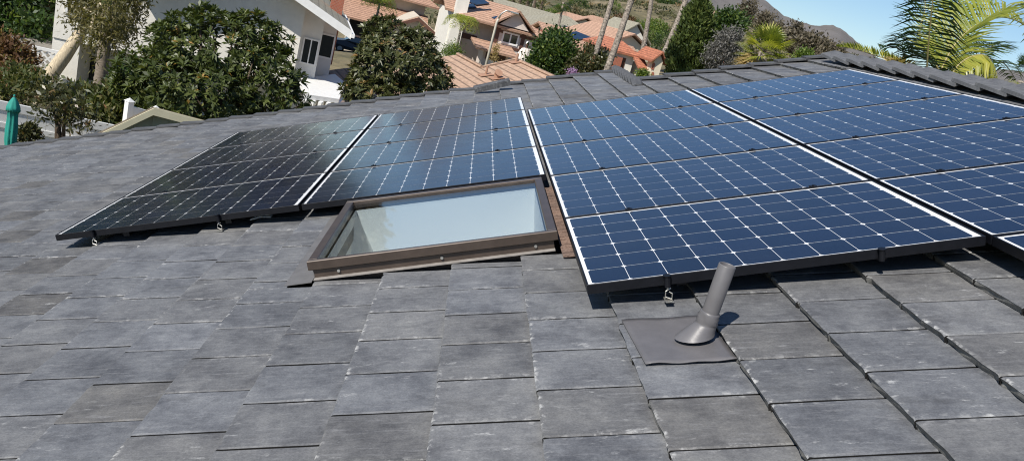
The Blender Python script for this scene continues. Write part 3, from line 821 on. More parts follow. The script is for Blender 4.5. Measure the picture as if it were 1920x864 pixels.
# white stucco house
F1 = Fac(567, 32, 26.5, 12, -6.0)
wh = F1.root('white_house', 'big white stucco house with a wide gable, behind the large dark green tree', 'house')
xl, zl = F1.p(104, 71); xr, _ = F1.p(560, 90)
xl -= .1
xa, za = F1.p(660, 61, -1.0); xb, zb = F1.p(574, 0, -1.0)
slope = (zb - za) / (xa - xb)
xapex = F1.p(470, -60, -1)[0]; hap = slope * (xa - xapex)
wallz = lambda x: za + slope * (xa - x) - .25 if x > xapex else za + slope * (xa - (2*xapex - x)) - .25
def gwall(parent, mat, x0, x1, y0, y1, z0, name='wall'):
    m = MB(); xs = sorted({x0, x1} | ({xapex} if x0 < xapex < x1 else set()))
    top = [(x, wallz(x)) for x in xs]; n = len(xs)
    fr_ = [(x0, z0)] + [(x1, z0)] + top[::-1]
    V = [(x, y0, z) for x, z in fr_] + [(x, y1, z) for x, z in fr_]; k = len(fr_)
    Fc = [tuple(range(k)), tuple(range(k, 2*k))[::-1]] + [(i, k + i, k + (i+1) % k, (i+1) % k)[::-1] for i in range(k)]
    m.add(V, [f[::-1] if False else f for f in Fc]); return m.build(name, mat, parent)
gwall(wh, STUCCO, xl, xr, 0, 9, zl)
xc, _ = F1.p(600, 90, .7); xd, _ = F1.p(626, 90, 2.4)
gwall(wh, STUCCO_GREY, xr + .002, xc, .7, 9, .0); gwall(wh, STUCCO_GREY, xc + .002, xd, 2.4, 9, 0)
wallbox(wh, STUCCO_GREY, xl + .15, xr - .1, 2.0, 8.8, 0, zl - .003)
wallbox(wh, STUCCO, xl, xl + .9, .05, 1.9, 0, zl - .004)
rm_ = MB(); xL = 2 * xapex - xa; th = .22
for s, x_e in ((1, xa), (-1, xL)):
    A0 = (xapex, za + hap); A1 = (x_e, za)
    V = [(A0[0], -1.0, A0[1]), (A1[0], -1.0, A1[1]), (A1[0], 9.5, A1[1]), (A0[0], 9.5, A0[1])]
    V += [(x, y, z - th) for x, y, z in V]
    Fq = [(0, 1, 2, 3), (7, 6, 5, 4), (0, 4, 5, 1), (1, 5, 6, 2), (2, 6, 7, 3), (3, 7, 4, 0)]
    rm_.add(V, Fq if s > 0 else [f[::-1] for f in Fq])
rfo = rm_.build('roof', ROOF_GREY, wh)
fa = MB(); fa.obox((xapex, -1.05, za + hap - th - .05), (xa - xapex, 0, za - (za + hap)), (0, .05, 0), (0, 0, th + .1)); fa.obox((xL, -1.05, za - th - .05), (xapex - xL, 0, hap), (0, .05, 0), (0, 0, th + .1))
fa.build('fascia', WHITE, wh)
gt = MB(); gt.obox((xa - .02, -1.1, za - .2), (.14, 0, 0), (0, 9, 0), (0, 0, .14)); gt.build('gutter', WHITE, wh)
def winpx(Fc, par, tl, br, y, **k):
    x0, z1 = Fc.p(*tl, y); x1, z0 = Fc.p(*br, y); return window(par, x0, z0, x1, z1, y, **k)
x0, z1 = F1.p(569, 69, .7); x1, z0 = F1.p(592, 125, .7); window(wh, x0 + .02, z0, x1 - .02, z1, .7, t=.06)
x0, z1 = F1.p(603, 61, 2.4); x1, z0 = F1.p(618, 112, 2.4); window(wh, x0 - .08, z0, x1 + .08, z1, 2.4, mull=0, t=.07)
x0, z1 = F1.p(127, -22); x1, z0 = F1.p(150, 33); window(wh, x0, z0, x1, z1, 0, t=.08)
x0, z1 = F1.p(117, 88, 2.0); x1, z0 = F1.p(195, 160, 2.0); window(wh, x0, z0, x1, z1, 2.0, mull=1, t=.09, name='patio_door')
# brick chimney of the white house
bx, bz = F1.p(616, 33, 4.5); bx1, _ = F1.p(642, 33, 4.5)
mchim = MB(); mchim.box(bx, 4.5, bz - 2, bx1 - .05, 5.4, bz + 3.2); mchim.build('chimney', BRICKM, rfo)
# low white patio roof
Zp = F1.G + F1.p(587, 148, .7)[1]
pr_ = empty('patio_cover', atz(600, 165, Zp), (0, 0, 0), 'low flat white patio roof with beam ends, between the two broad leaved trees', 'patio cover')
Opr = np.array(pr_.location)
pts_ = [atz(573, 177, Zp) - Opr, atz(636, 186, Zp) - Opr, atz(648, 156, Zp) - Opr, atz(628, 139, Zp) - Opr, atz(560, 148, Zp) - Opr]
mp_ = MB(); kk = len(pts_); V = [tuple(p) for p in pts_] + [tuple(p - np.array([0, 0, .16])) for p in pts_]
mp_.add(V, [tuple(range(kk)), tuple(range(kk, 2*kk))[::-1]] + [(i, kk+i, kk+(i+1) % kk, (i+1) % kk) for i in range(kk)]); mp_.build('roof', WHITE, pr_)
for t in np.linspace(.05, .95, 5):
    p = pts_[0] * (1-t) + pts_[1] * t; b_ = MB(); b_.box(p[0]-.06, p[1]-.35, p[2]-.36, p[0]+.06, p[1]+1.5, p[2]-.165); b_.build('beam', WHITE, pr_)
for t in (.1, .9):
    p = pts_[0] * (1-t) + pts_[1] * t; b_ = MB(); b_.box(p[0]-.07, p[1]+.3, -6 - Opr[2], p[0]+.07, p[1]+.44, p[2]-.37); b_.build('post', WHITE, pr_)

# house across the street with brown pink tiles
G2 = STREET_Z
F2 = Fac(700, 60, 66, 10, G2)
h2 = F2.root('brown_roof_house', 'beige house with brown pink tile roofs and a dark garage opening, behind the olive tree', 'house')
ex0, ez = F2.p(637, 27); ex1, _ = F2.p(735, 60)
wx0, _ = F2.p(655, 50, .8); gx0, gz = F2.p(768, 50, -2)
wallbox(h2, BEIGE, wx0, gx0 + 3, .8, 12, -1, ez - .1)
x0, z1 = F2.p(656, 34, .8); x1, z0 = F2.p(690, 76, .8); dark_door(h2, x0, z0 - .6, x1 - .2, z1 - .1, .8)
roof_shed(ex0, gx0 + 2, 0, ez, 4.2, ez + 1.5).build('roof', ROOF_BROWN, h2)
ux0, _ = F2.p(668, 5, 4.2); uxr, uz = F2.p(826, 19, 3.4)
wallbox(h2, BEIGE, ux0, uxr - 1.3, 4.2, 12, ez + .5, uz + .6)
roof_hip(ux0 - .8, uxr, 3.2, 13, uz + .1, 2.0).build('roof', ROOF_BROWN, h2)
x0, z1 = F2.p(692, -4, 4.2); x1, z0 = F2.p(731, 27, 4.2); window(h2, x0, z0, x1, z1, 4.2, fr=TANTRIM, t=.2, mull=1)
ax_, az_ = F2.p(786, 33, -2.5); rx_, rz_ = F2.p(832, 76, -2.5)
roof_gable(2*ax_ - rx_, rx_, -2.5, 5, rz_, az_ - rz_, 'y').build('roof', ROOF_BROWN, h2)
wallbox(h2, BEIGE, 2*ax_ - rx_ + .6, rx_ - .6, -2, 4, -1, rz_ + .35, (az_ - rz_) * .82)
fz = MB(); fz.obox((ax_, -2.56, az_ - .3), (rx_ - ax_, 0, rz_ - az_), (0, .05, 0), (0, 0, .3)); fz.obox((2*ax_-rx_, -2.56, rz_ - .3), (rx_-ax_, 0, az_ - rz_), (0, .05, 0), (0, 0, .3)); fz.build('fascia', WOODTRIM, h2)
# satellite dish
dc, dz = F2.p(831, 66, -1.5)
dm = MB(); rings = []
for q in range(5):
    r = .55 * q / 4; dm.v  # noqa
V = [(0, 0, 0)]; Fd = []
for q in range(1, 5):
    for a in range(16): V.append((.55*q/4*math.cos(a*math.pi/8), -.12*(q/4)**2, .55*q/4*math.sin(a*math.pi/8)))
for a in range(16): Fd.append((0, 1+a, 1+(a+1) % 16))
for q in range(3):
    for a in range(16): Fd.append((1+q*16+a, 1+(q+1)*16+a, 1+(q+1)*16+(a+1) % 16, 1+q*16+(a+1) % 16))
dm.add(V, Fd)
sd = empty('satellite_dish', F2.O + F2.dx * dc + F2.dy * -1.5 + UPZ * dz, (.5, 0, .3), 'small white satellite dish at the right end of the brown tile roof', 'satellite dish')
dm.build('dish', WHITE, sd, True); t_ = MB(); t_.tube([(0, .02, 0), (0, .35, -.25), (0, .5, -.9)], .035, 6); t_.build('bracket', GALV, sd)

# two storey house with the salmon roof
F3 = Fac(960, 75, 57, 10, STREET_Z)
h3 = F3.root('salmon_roof_house', 'two storey pale house with salmon tiles and a garage, behind the street lamp', 'house')
xA, zA = F3.p(931, 48, -.6); xB, zB = F3.p(1006, 66, -.6)
zE = (zA + zB) / 2
wallbox(h3, PINKSID, xA + .5, xB + .8, 0, 9, 0, zE)
roof_hip(xA - 3.0, xB + 1.6, -.6, 9.6, zE, max(1.2, F3.p(930, 11, 4.5)[1] - zE)).build('roof', ROOF_SALMON, h3)
gx, gz = F3.p(968, 41, -.9); gl_, gzl = F3.p(931, 46, -.9); gr_, _ = F3.p(990, 56, -.9)
roof_gable(gl_ - .1, gr_ + .6, -1.0, 3, zE + .25, max(1.2, gz - zE - .2), 'y').build('roof', ROOF_SALMON, h3)
mg = MB(); mg.add([(gl_+.3, -.55, zE + .12), (gr_+.2, -.55, zE + .12), ((gl_+gr_+.5)/2, -.55, zE + 1.25)], [(0, 1, 2)]); mg.add([(gl_+.3, -.5, zE + .12), (gr_+.2, -.5, zE + .12), ((gl_+gr_+.5)/2, -.5, zE + 1.25)], [(2, 1, 0)]); mg.build('wall', PINKSID, h3)
x0, z1 = F3.p(944, 58); x1, z0 = F3.p(969, 88)
window(h3, x0, z0, x1, z1, -.02, t=.13, mull=1)
for xx in (x0 - .55, x1 + .18): 
    b_ = MB(); b_.box(xx, -.06, z0 - .2, xx + .28, .0, z1 + .3); b_.build('trim', WOODTRIM, h3)
tm = MB(); tm.box(x0 - .5, -.05, z0 - .32, x1 + .4, .0, z0 - .12); tm.box(x0 - .5, -.05, zE - .5, xB + .5, .0, zE - .28); tm.build('trim', WOODTRIM, h3)
# skirt roof over the garage
kx0, kz = F3.p(893, 88, -3.2); kx1, _ = F3.p(972, 108, -3.2); _, kt = F3.p(940, 84, -.05)
roof_shed(kx0, kx1, -3.2, kz, -.02, kt).build('roof', ROOF_SALMON, h3)
hx, hz = F3.p(918, 65, -.3)
wallbox(h3, PINKSID, kx0 + .8, kx1 - .5, -2.2, -.03, 0, kz - .02)
x0, z1 = F3.p(900, 98, -2.2); x1, _ = F3.p(968, 112, -2.2)
gd = MB(); gd.box(kx0 + 1.2, -2.26, 0, kx1 - .9, -2.21, kz - .75); gdo = gd.build('garage_door', WHITE, h3)
wz = kz - 1.0
for i in range(8):
    xx = kx0 + 1.6 + i * (kx1 - kx0 - 3) / 8; q = MB(); q.box(xx, -2.29, wz - .35, xx + .5, -2.262, wz); q.build('pane', GLASSDK, gdo)
dkm = MB(); dkm.box(kx0 + 1.0, -2.24, kz - .75, kx1 - .7, -2.2, kz - .2); dkm.build('soffit_board', WOODTRIM, h3)
# left wing with hip roof and panels
lx0, lz = F3.p(836, 11, 1.0); lx1, _ = F3.p(930, 45, 1.0)
wallbox(h3, PINKSID, lx0 + .9, xA + .49, 1.5, 9, 0, zE + .1)
wallbox(h3, STUCCO, lx0 + .6, lx0 + .898, 1.2, 9.2, 0, zE + .1)
zL = F3.p(880, 27, .9)[1]; hL = max(1.0, F3.p(880, -8, 5.5)[1] - zL); roof_gable(lx0, xA + 2.5, .9, 10.1, zL, hL, 'x').build('roof', ROOF_SALMON, h3)
x0, z1 = F3.p(873, 51, 1.5); x1, z0 = F3.p(888, 64, 1.5); window(h3, x0, z0, x1, z1, 1.48, t=.12); tq = MB(); tq.box(x0 - .35, 1.44, z0 - .5, x1 + .3, 1.49, z0 - .1); tq.build('trim', WOODTRIM, h3)
cx0, cz = F3.p(852, 24, .6); chm = MB(); chm.box(cx0, .4, 0, cx0 + .9, 1.3, zE + 3.6); chm.build('chimney', STUCCO, h3)
# second chimney, brick
cx0, cz = F3.p(994, 62, 3); chm = MB(); chm.box(cx0, 3, zE - .5, cx0 + 1, 3.9, F3.p(997, 52, 3)[1]); chm.build('chimney', BRICKM, h3)
def roof_panel(F, pix, N_, P0, label, grp):
    pts = [on_plane(a, b, P0, N_) for a, b in pix]; c0 = sum(pts) / len(pts); nn_ = np.array(N_) / np.linalg.norm(N_)
    m = MB(); V = [tuple(p - c0 + nn_ * .12) for p in pts] + [tuple(p - c0 + nn_ * .06) for p in pts]
    m.add(V, [(0, 1, 2, 3), (7, 6, 5, 4)] + [(i, 4+i, 4+(i+1) % 4, (i+1) % 4) for i in range(4)])
    o = m.build('rooftop_solar', SOLARFAR, None, None, c0); return tag(o, label, 'solar panel', grp)
nz = np.array([0, -hL, 4.6]); nW = F3.dx * nz[0] + F3.dy * nz[1] + UPZ * nz[2]
PW_ = F3.O + F3.dx * lx0 + F3.dy * .9 + UPZ * (zL + .02)
roof_panel(F3, [(857, 16), (886, 8), (916, 10), (893, 13)][:0] or [(856, 17), (893, 17), (886, 10), (852, 10)], nW, PW_, 'small blue solar block on the salmon roof next to the white chimney', 'far rooftop solar panels')
roof_panel(F3, [(893, 12), (917, 9), (900, -2), (872, 2)], nW, PW_, 'large blue solar block at the top of the salmon roof', 'far rooftop solar panels')
n2 = F3.dy * -max(1.2, F3.p(930, 11, 4.5)[1] - zE) + UPZ * 5.1; P2_ = F3.O + F3.dy * -.6 + UPZ * (zE + .03)
roof_panel(F3, [(927, 38), (955, 35), (948, 30), (921, 35)], n2, P2_, 'thin black solar strip on the salmon roof behind the lamp post', 'far rooftop solar panels')

# tan roof neighbour right beyond the rake
dR = np.array([-.34, .94, 0]); dR /= np.linalg.norm(dR); dS = np.array([-.94, -.34, 0]); dS /= np.linalg.norm(dS)
pit = math.radians(19); down = dS * math.cos(pit) - UPZ * math.sin(pit); NT_ = np.cross(dR, down); NT_ *= np.sign(NT_[2])
P0 = at(902, 126, 33)
tr = empty('tan_roof_house', (P0[0], P0[1], -5), (0, 0, 0), 'low house with a broad plain tan tile roof just beyond the grey roof edge', 'house')
O_ = np.array(tr.location)
pk = lambda x, y: on_plane(x, y, P0, NT_) - O_
polyA = [pk(905, 127.5), pk(858, 103), pk(858, 103) + down * 6.5, pk(905, 127.5) + down * 6.5 - dR * 6, pk(905, 127.5) - dR * 6]
ex = lambda p: tuple(p)
m = MB()
A1, A2 = pk(858, 103), pk(905, 127.5); B1, B2 = pk(967, 113), pk(1040, 144)
A2 = A1 + dR * np.dot(A2 - A1, dR)
B1 = A2 - down * np.dot(A2 - B1, down) * 1.0 + dR * np.dot(B1 - A2, dR)
B2 = B1 - dR * 9
low = 7.0
for poly in ([A1, A1 + down * low, A2 + down * low, A2], [B1, A2, A2 + down * low, B1 + down * (low + np.dot(A2 - B1, down)) , ] if False else [B1, A2, A2 + down * low, B2 + down * (low + np.dot(A2 - B1, down)), B2]):
    q = [np.array(p) for p in poly]; k = len(q)
    V = [tuple(p) for p in q] + [tuple(p - UPZ * .16) for p in q]
    Fq = [tuple(range(k)), tuple(range(k, 2*k))[::-1]] + [(i, k+i, k+(i+1) % k, (i+1) % k) for i in range(k)]
    m.add(V, Fq)
# far slopes fall away behind the ridges
dn2 = -dS * math.cos(pit) - UPZ * math.sin(pit)
for a, b in ((A1, A2), (B1, B2)):
    q = [a, b, b + dn2 * 6, a + dn2 * 6]; V = [tuple(p - UPZ * .01) for p in q] + [tuple(p - UPZ * .17) for p in q]
    m.add(V, [(3, 2, 1, 0), (4, 5, 6, 7)] + [(i, (i+1) % 4, 4+(i+1) % 4, 4+i) for i in range(4)])
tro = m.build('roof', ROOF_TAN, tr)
rc = MB(); rc.tube([A1 + UPZ * .03, A2 + UPZ * .03], .10, 8); rc.tube([B1 + UPZ * .03, B2 + UPZ * .03], .10, 8); rc.tube([A2 + UPZ * .03, B1 + UPZ * .03], .08, 8); rc.build('ridge_cap', ROOF_TAN, tro)
for x, y, k in ((910, 142, 'pipe'), (931, 148, 'hood'), (967, 118, 'pipe')):
    p = pk(x, y); v = MB(); v.obox(p - dR * .3 - down * .3 + UPZ * .04, dR * .6, down * .6, UPZ * .02)
    if k == 'pipe': v.tube([p, p + UPZ * .45], .055, 10)
    else: v.tube([p, p + UPZ * .2, p + UPZ * .3 - dR * .1], [.14, .16, .19], 10)
    v.build('roof_vent', TANTRIM, tro)
q = MB(); cA = (A1 + A2) / 2
wv = []
for p in (A1 + down * 6.5 + dR * -.4, B2 + down * 8.5 + dR * .4, B2 + dn2 * 5, A1 + dn2 * 5):
    wv.append(p)
q.add([(p[0], p[1], 0) for p in wv] + [(p[0], p[1], min(pp[2] for pp in wv) - .25) for p in wv], [(0, 1, 5, 4), (1, 2, 6, 5), (2, 3, 7, 6), (3, 0, 4, 7)]); q.build('wall', CREAM, tr)

# simple house for the rows farther away
def house_far(px, py, Y, yaw, w, d, h, rh, roofm, wallm, kind, label, wins=(), axis='x', chim=None, name='hillside_house', group=None, over=.5):
    """px,py is the front left eave corner"""
    P = at(px, py, Y); G = P[2] - h
    o = empty(name, (P[0], P[1], G), (0, 0, math.radians(yaw)), label, 'house', group)
    gz = ground(P[0], P[1]) - G - 1
    wallbox(o, wallm, over, w - over, over, d - over, min(gz, 0), h - .05, 0 if (kind == 'hip' or axis == 'x') else rh * .85)
    r = (roof_hip(0, w, 0, d, h, rh) if kind == 'hip' else roof_gable(0, w, 0, d, h, rh, axis)).build('roof', roofm, o)
    if kind == 'gable' and axis == 'x':
        m = MB()
        for xx, s in ((over, 1), (w - over, -1)):
            f = [(0, 1, 2)] ; m.add([(xx, over, h - .05), (xx, d - over, h - .05), (xx, d / 2, h + rh * .85)], f)
        m.build('gable', wallm, o)
    for (a, z0, b, z1) in wins: window(o, a, z0, b, z1, over, t=.12)
    if chim: c = MB(); c.box(chim[0], chim[1], h, chim[0] + .9, chim[1] + .8, h + chim[2]); c.build('chimney', BRICKM, r)
    return o
HG = 'houses stepping up the hillside'
def wpx(px, py, Y, n): return px2m(px, py, Y, n)
house_far(970, 46, 88, 8, 12.5, 11, 4.2, 2.3, ROOF_GREY, BLUESID, 'hip', 'pale blue house with a grey olive shingle roof beyond the salmon roof', ((2.2, 1.4, 4.6, 3.4), (7, 1.4, 8.6, 3.4)), name='blue_house')
house_far(928, 27, 100, 8, 11, 10, 3.8, 2.0, ROOF_GREY, BLUESID, 'gable', 'low grey shingle roof just in front of the cypress hedge', (), name='grey_roof_house')
house_far(1040, 48, 108, 14, 9, 10, 4, 2.2, ROOF_SALMON, CREAM, 'gable', 'cream house with a salmon gable roof left of the tall palm trunks', ((5.6, 1.2, 7, 2.6),), 'y', (7.4, 1.5, 1.8), 'salmon_hillside_house')
house_far(1062, 50, 116, 10, 13, 10, 4, 2.6, ROOF_SALMON, CREAM, 'hip', 'house with a broad salmon roof right below the scrubby slope', (), name='broad_roof_house')
ch_ = house_far(1040, 96, 66, 18, 10.5, 11, 4.6, 2.0, ROOF_SALMON, CREAM, 'gable', 'cream walled house carrying a big blue solar array, behind the round green bush', (), 'x', None, 'cream_house')
house_far(1116, 84, 74, 24, 8.5, 9, 5, 2.0, ROOF_SALMON, CREAM, 'gable', 'tan gabled house behind the first two palm trunks', (), 'y', (5, 2, 1.6), 'gabled_house')
P_ = np.array(ch_.location); a_ = math.radians(18); dxx = np.array([math.cos(a_), math.sin(a_), 0]); dyy = np.array([-math.sin(a_), math.cos(a_), 0])
roof_panel(None, [(1080, 77), (1109, 73), (1080, 61), (1062, 64)], dyy * -2.0 + UPZ * 5.5, P_ + UPZ * 4.63, 'big blue solar array with pale seams on the cream house roof', 'far rooftop solar panels')

# red roofed house
F5 = Fac(1160, 135, 56, 10, at(1160, 160, 56)[2])
h5 = F5.root('red_roof_house', 'white house with red clay roofs and an arched entry, left of the cypress', 'house')
x0, z0 = F5.p(1148, 104); x1, z1 = F5.p(1204, 106)
ezz = F5.p(1160, 96)[1]; rx1 = F5.p(1203, 100)[0]
wallbox(h5, STUCCO, x0 + .25, rx1 - .3, .4, 7, -1, ezz - .03)
roof_hip(x0 - .3, rx1 + .1, 0, 7.4, ezz, F5.p(1172, 78, 3.4)[1] - ezz).build('roof', ROOF_RED, h5)
a0_, b0_ = F5.p(1162, 130, .4); a1_, b1_ = F5.p(1174, 110, .4); window(h5, a0_, b0_, a1_, b1_, .4, fr=WOODTRIM, t=.07, mull=3)
c0_, c1_ = F5.p(1144, 148, .3), F5.p(1153, 105, .3); qm = MB(); qm.box(c0_[0] - .15, .1, -1, c0_[0] + .45, .8, c1_[1]); qm.build('chimney', BRICKM, h5)
pxa, pza = F5.p(1199, 121, -1.6); pxb, _ = F5.p(1252, 128, -2)
_, pzt = F5.p(1205, 97, .3)
roof_shed(pxa, pxb - 1.2, -1.6, pza - .2, 1.0, pzt - .15).build('roof', ROOF_RED, h5)
wallbox(h5, STUCCO, pxa + 1.6, pxb - 1.3, .2, 5, -1, pza)
tx0, _ = F5.p(1216, 148, -2.3); tx1, _ = F5.p(1232, 148, -2.3); tz = F5.p(1225, 112, -2.3)[1]
tower = wallbox(h5, CREAM, tx0, tx1, -2.4, -1.2, -1, tz, .45, 'entry_tower')
roof_gable(tx0 - .35, tx1 + .35, -2.7, 1, tz - .05, .8, 'y').build('roof', ROOF_RED, h5)
for pa, pb in (((1220, 130), (1229, 119)), ((1217, 152), (1227, 136))):
    q0 = F5.p(*pa, -2.4); q1 = F5.p(*pb, -2.4); am = MB()
    xm_ = (q0[0] + q1[0]) / 2; hw = abs(q1[0] - q0[0]) / 2
    pts2_ = [(xm_ - hw, q0[1]), (xm_ + hw, q0[1])] + [(xm_ + hw * math.cos(t), q1[1] - hw + hw * math.sin(t)) for t in np.linspace(0, math.pi, 9)]
    k = len(pts2_); am.add([(x, -2.44, z) for x, z in pts2_] + [(x, -2.39, z) for x, z in pts2_], [tuple(range(k))] + [(i, k+i, k+(i+1) % k, (i+1) % k) for i in range(k)])
    am.build('arch', BRICKM, tower)
house_far(1155, 68, 92, 14, 5, 8, 3, 2.2, ROOF_GREY, STUCCO, 'gable', 'small white gabled house with a pale A shaped front, above the red roof', (), 'y', None, 'small_white_house')
house_far(1312, 122, 62, 12, 5.2, 7, 3.4, 1.0, ROOF_RED, STUCCO_GREY, 'hip', 'low orange roof to the right of the cypress with a dark blue slope', (), chim=(.6, 1.2, 1.1), name='orange_roof_house')
# houses on the crest
for i, (px, py, Y, w, lab) in enumerate(((1222, 6, 330, 12, 'cream house on the crest behind the third palm trunk'), (1282, 20, 300, 8, 'small pale house on the crest left of the cypress top'),
        (1334, 28, 260, 8, 'pale wall on the crest right of the cypress top'), (1398, 45, 300, 16, 'pale house on the crest above the fan palm'), (1462, 68, 280, 16, 'grey roofed house between the fan palm and the brown trees'), (1494, 90, 250, 10, 'low white house half hidden at the foot of the brown trees'))):
    house_far(px, py, Y, 14, w, 9, 3.4, 1.6, ROOF_GREY if i > 2 else ROOF_TAN, CREAM if i < 4 else STUCCO_GREY, 'hip', lab, ((1.5, .8, 3, 2.2), (4.5, .8, 6, 2.2)), name='crest_house', group=HG)

# ------------------------------------------------------------------ fence, shed, umbrella on the left
def fence(p0px, p1px, Y0, Y1, hgt, label, group=None, name='white_fence'):
    a, b = at(*p0px, Y0), at(*p1px, Y1); L_ = b - a; ln = np.linalg.norm(L_[:2]); ang = math.atan2(L_[1], L_[0])
    o = empty(name, (a[0], a[1], a[2] - hgt), (0, 0, ang), label, 'fence', group); sl_ = L_[2] / ln
    m = MB(); n = int(ln / .16)
    for i in range(n): x = i * ln / n; z = sl_ * x; m.obox((x + .004, 0, .1 + z), (ln / n - .008, 0, 0), (0, .025, 0), (0, 0, hgt - .25))
    m.build('panel', WHITE, o)
    for zz_ in (hgt - .16, hgt - .5, .1):
        r = MB(); r.obox((0, -.02, zz_), (ln, 0, L_[2]), (0, .065, 0), (0, 0, .1 if zz_ < hgt - .3 else .16)); r.build('rail', WHITE, o)
    k = max(1, round(ln / 2.3))
    for i in range(k + 1):
        x = ln * i / k; q = MB(); q.box(x - .06, -.045, sl_ * x, x + .06, .075, hgt + sl_ * x + .08); q.add([(x-.075, -.06, hgt + sl_*x + .08), (x+.075, -.06, hgt + sl_*x + .08), (x+.075, .09, hgt + sl_*x + .08), (x-.075, .09, hgt + sl_*x + .08), (x, .015, hgt + sl_*x + .15)], [(0, 1, 4), (1, 2, 4), (2, 3, 4), (3, 0, 4), (3, 2, 1, 0)])
        q.build('post', WHITE, o)
    return o
fence((-60, 176), (238, 240), 9.6, 11.2, 1.8, 'white vinyl privacy fence behind the teal umbrella and the bronze shrub')
fence((243, 198), (292, 212), 10.4, 10.9, 1.8, 'short white fence piece with a thick post beside the green shed', name='white_fence')
# shed
F6 = Fac(291, 198, 9.6, 26, -5.4)
sh = F6.root('garden_shed', 'small pale green shed in front of the large dark green tree', 'shed')
sx0, sz0 = F6.p(291, 190); sx1, sz1 = F6.p(388, 216)
slx = (sz1 - sz0) / (sx1 - sx0); _l = F6.p(206, 230); SLL = (sz0 - _l[1]) / (sx0 - _l[0])
m = MB(); Lx = sx1 - sx0 + .6; 
sl_ = slx
V = [(sx0, 0, 0), (sx0 + Lx, 0, 0), (sx0 + Lx, 0, sz0 - .12 + sl_ * Lx), (sx0, 0, sz0 - .12), (sx0, 1.2, 0), (sx0 + Lx, 1.2, 0), (sx0 + Lx, 1.2, sz0 - .75 + sl_ * Lx), (sx0, 1.2, sz0 - .75)]
WX = 1.02
m.add(V, [(0, 1, 2, 3), (5, 4, 7, 6), (4, 0, 3, 7), (1, 5, 6, 2)])
m.add([(sx0 - WX, .02, 0), (sx0, .02, 0), (sx0, .02, sz0 - .12), (sx0 - WX, .02, sz0 - .12 - SLL * WX)], [(0, 1, 2, 3)])
m.build('wall', GREENSID, sh)
m = MB()
for i in range(5): m.box(sx0 + .25 + i * .3, -.012, 0, sx0 + .27 + i * .3, .0, sz0 - .2 + sl_ * (.27 + i * .3))
m.build('batten', GREENSID, sh)
m = MB(); m.obox((sx0 - .05, -.25, sz0 - .1), (Lx + .2, 0, sl_ * (Lx + .2)), (0, 1.5, -.75), (0, 0, .05)); m.obox((sx0 - .05, -.25, sz0 - .1), (-WX - .1, 0, -SLL * (WX + .1)), (0, 1.5, -.75), (0, 0, .05))
m.build('roof', simple('weathered shed roof', (.30, .25, .19), .9, .3, 12), sh)
m = MB(); m.obox((sx0 - .03, -.285, sz0 - .2), (Lx + .2, 0, sl_ * (Lx + .2)), (0, .03, 0), (0, 0, .14)); m.obox((sx0 - .03, -.285, sz0 - .2), (-WX - .1, 0, -SLL * (WX + .1)), (0, .03, 0), (0, 0, .13)); m.build('fascia', simple('pale yellow fascia', (.56, .52, .36), .7, .08, 4), sh)
# closed umbrella
ub_ = at(27, 181, 7.7); ubr = empty('patio_umbrella', (ub_[0], ub_[1], ub_[2] - 2.5), (0, 0, 0), 'closed teal patio umbrella in front of the white fence', 'umbrella')
m = MB(); n_ = 32; prof_ = [(0, .015), (-.03, .035), (-.10, .085), (-.17, .115), (-.23, .125), (-.235, .085), (-.36, .085), (-.55, .10), (-.72, .098), (-.86, .082), (-.93, .072), (-.98, .085), (-1.12, .125), (-1.3, .155), (-1.42, .165)]
V = []; Fq = []
for i, (z, r) in enumerate(prof_):
    for q in range(n_):
        an = 2 * math.pi * q / n_; f = 1 + (.16 if i > 4 else .07) * math.sin(8 * an + .25 * i) * min(1, i / 3); V.append((.82 * r * f * math.cos(an), .82 * r * f * math.sin(an), 2.5 + z + (.03 * math.sin(8 * an) if i in (4, len(prof_) - 1) else 0)))
for i in range(len(prof_) - 1):
    for q in range(n_): Fq.append((i*n_+q, (i+1)*n_+q, (i+1)*n_+(q+1) % n_, i*n_+(q+1) % n_))
m.add(V, Fq); m.build('canopy', TEAL, ubr, True)
m = MB(); m.tube([(0, 0, -.6), (0, 0, 2.5)], .02, 8); m.build('pole', simple('brown pole', (.1, .06, .04), .5), ubr); m = MB(); m.tube([(0, 0, 2.49), (0, 0, 2.53)], [.02, .012], 8); m.build('finial', TEAL, ubr)
m = MB(); m.tube([(0, 0, 2.5 - .95), (0, 0, 2.5 - .91)], [.068, .068], 16); m.build('strap', TEAL, ubr)
# lattice screen and terrace steps
Fl = Fac(50, 135, 24, 12, -5.6)
la = Fl.root('lattice_screen', 'white diagonal lattice screen between the red brown bush and the leaning pale trunk', 'lattice')
x0, z0 = Fl.p(62, 135); x1, z1 = Fl.p(104, 100); m = MB()
w_, h_ = x1 - x0, z1 - z0
for sgn in (1, -1):
    for t in np.arange(-h_, w_, .24):
        a_x = max(t, 0); a_z = a_x - t; e_x = min(t + h_, w_); e_z = e_x - t
        if e_x - a_x < .05: continue
        za_, ze_ = (z0 + a_z, z0 + e_z) if sgn > 0 else (z1 - a_z, z1 - e_z)
        m.obox((x0 + a_x, .02 * sgn, za_), (e_x - a_x, 0, ze_ - za_), (0, .015, 0), (-.035 * sgn, 0, .05))
m.build('slats', WHITE, la); m = MB(); m.box(x0 - .1, -.05, 0, x0, .06, z1 + .1); m.box(x1, -.05, 0, x1 + .1, .06, z1 + .1); m.box(x0, -.04, z1, x1, .05, z1 + .1); m.build('frame', WHITE, la)
for i, (px, py) in enumerate(((80, 96), (82, 82), (84, 68), (88, 55))):
    p = at(px, py, 27 + 1.3 * i); m = MB(); m.box(-1.3, 0, -1.2, 1.1, 1.4, 0, .02)
    tag(m.build('garden_step', CONCRETE, None, None, p), 'pale stone step left of the white house, %s' % ('lowest of the flight', 'second from the bottom', 'third from the bottom', 'topmost of the flight')[i], 'step', 'garden steps')

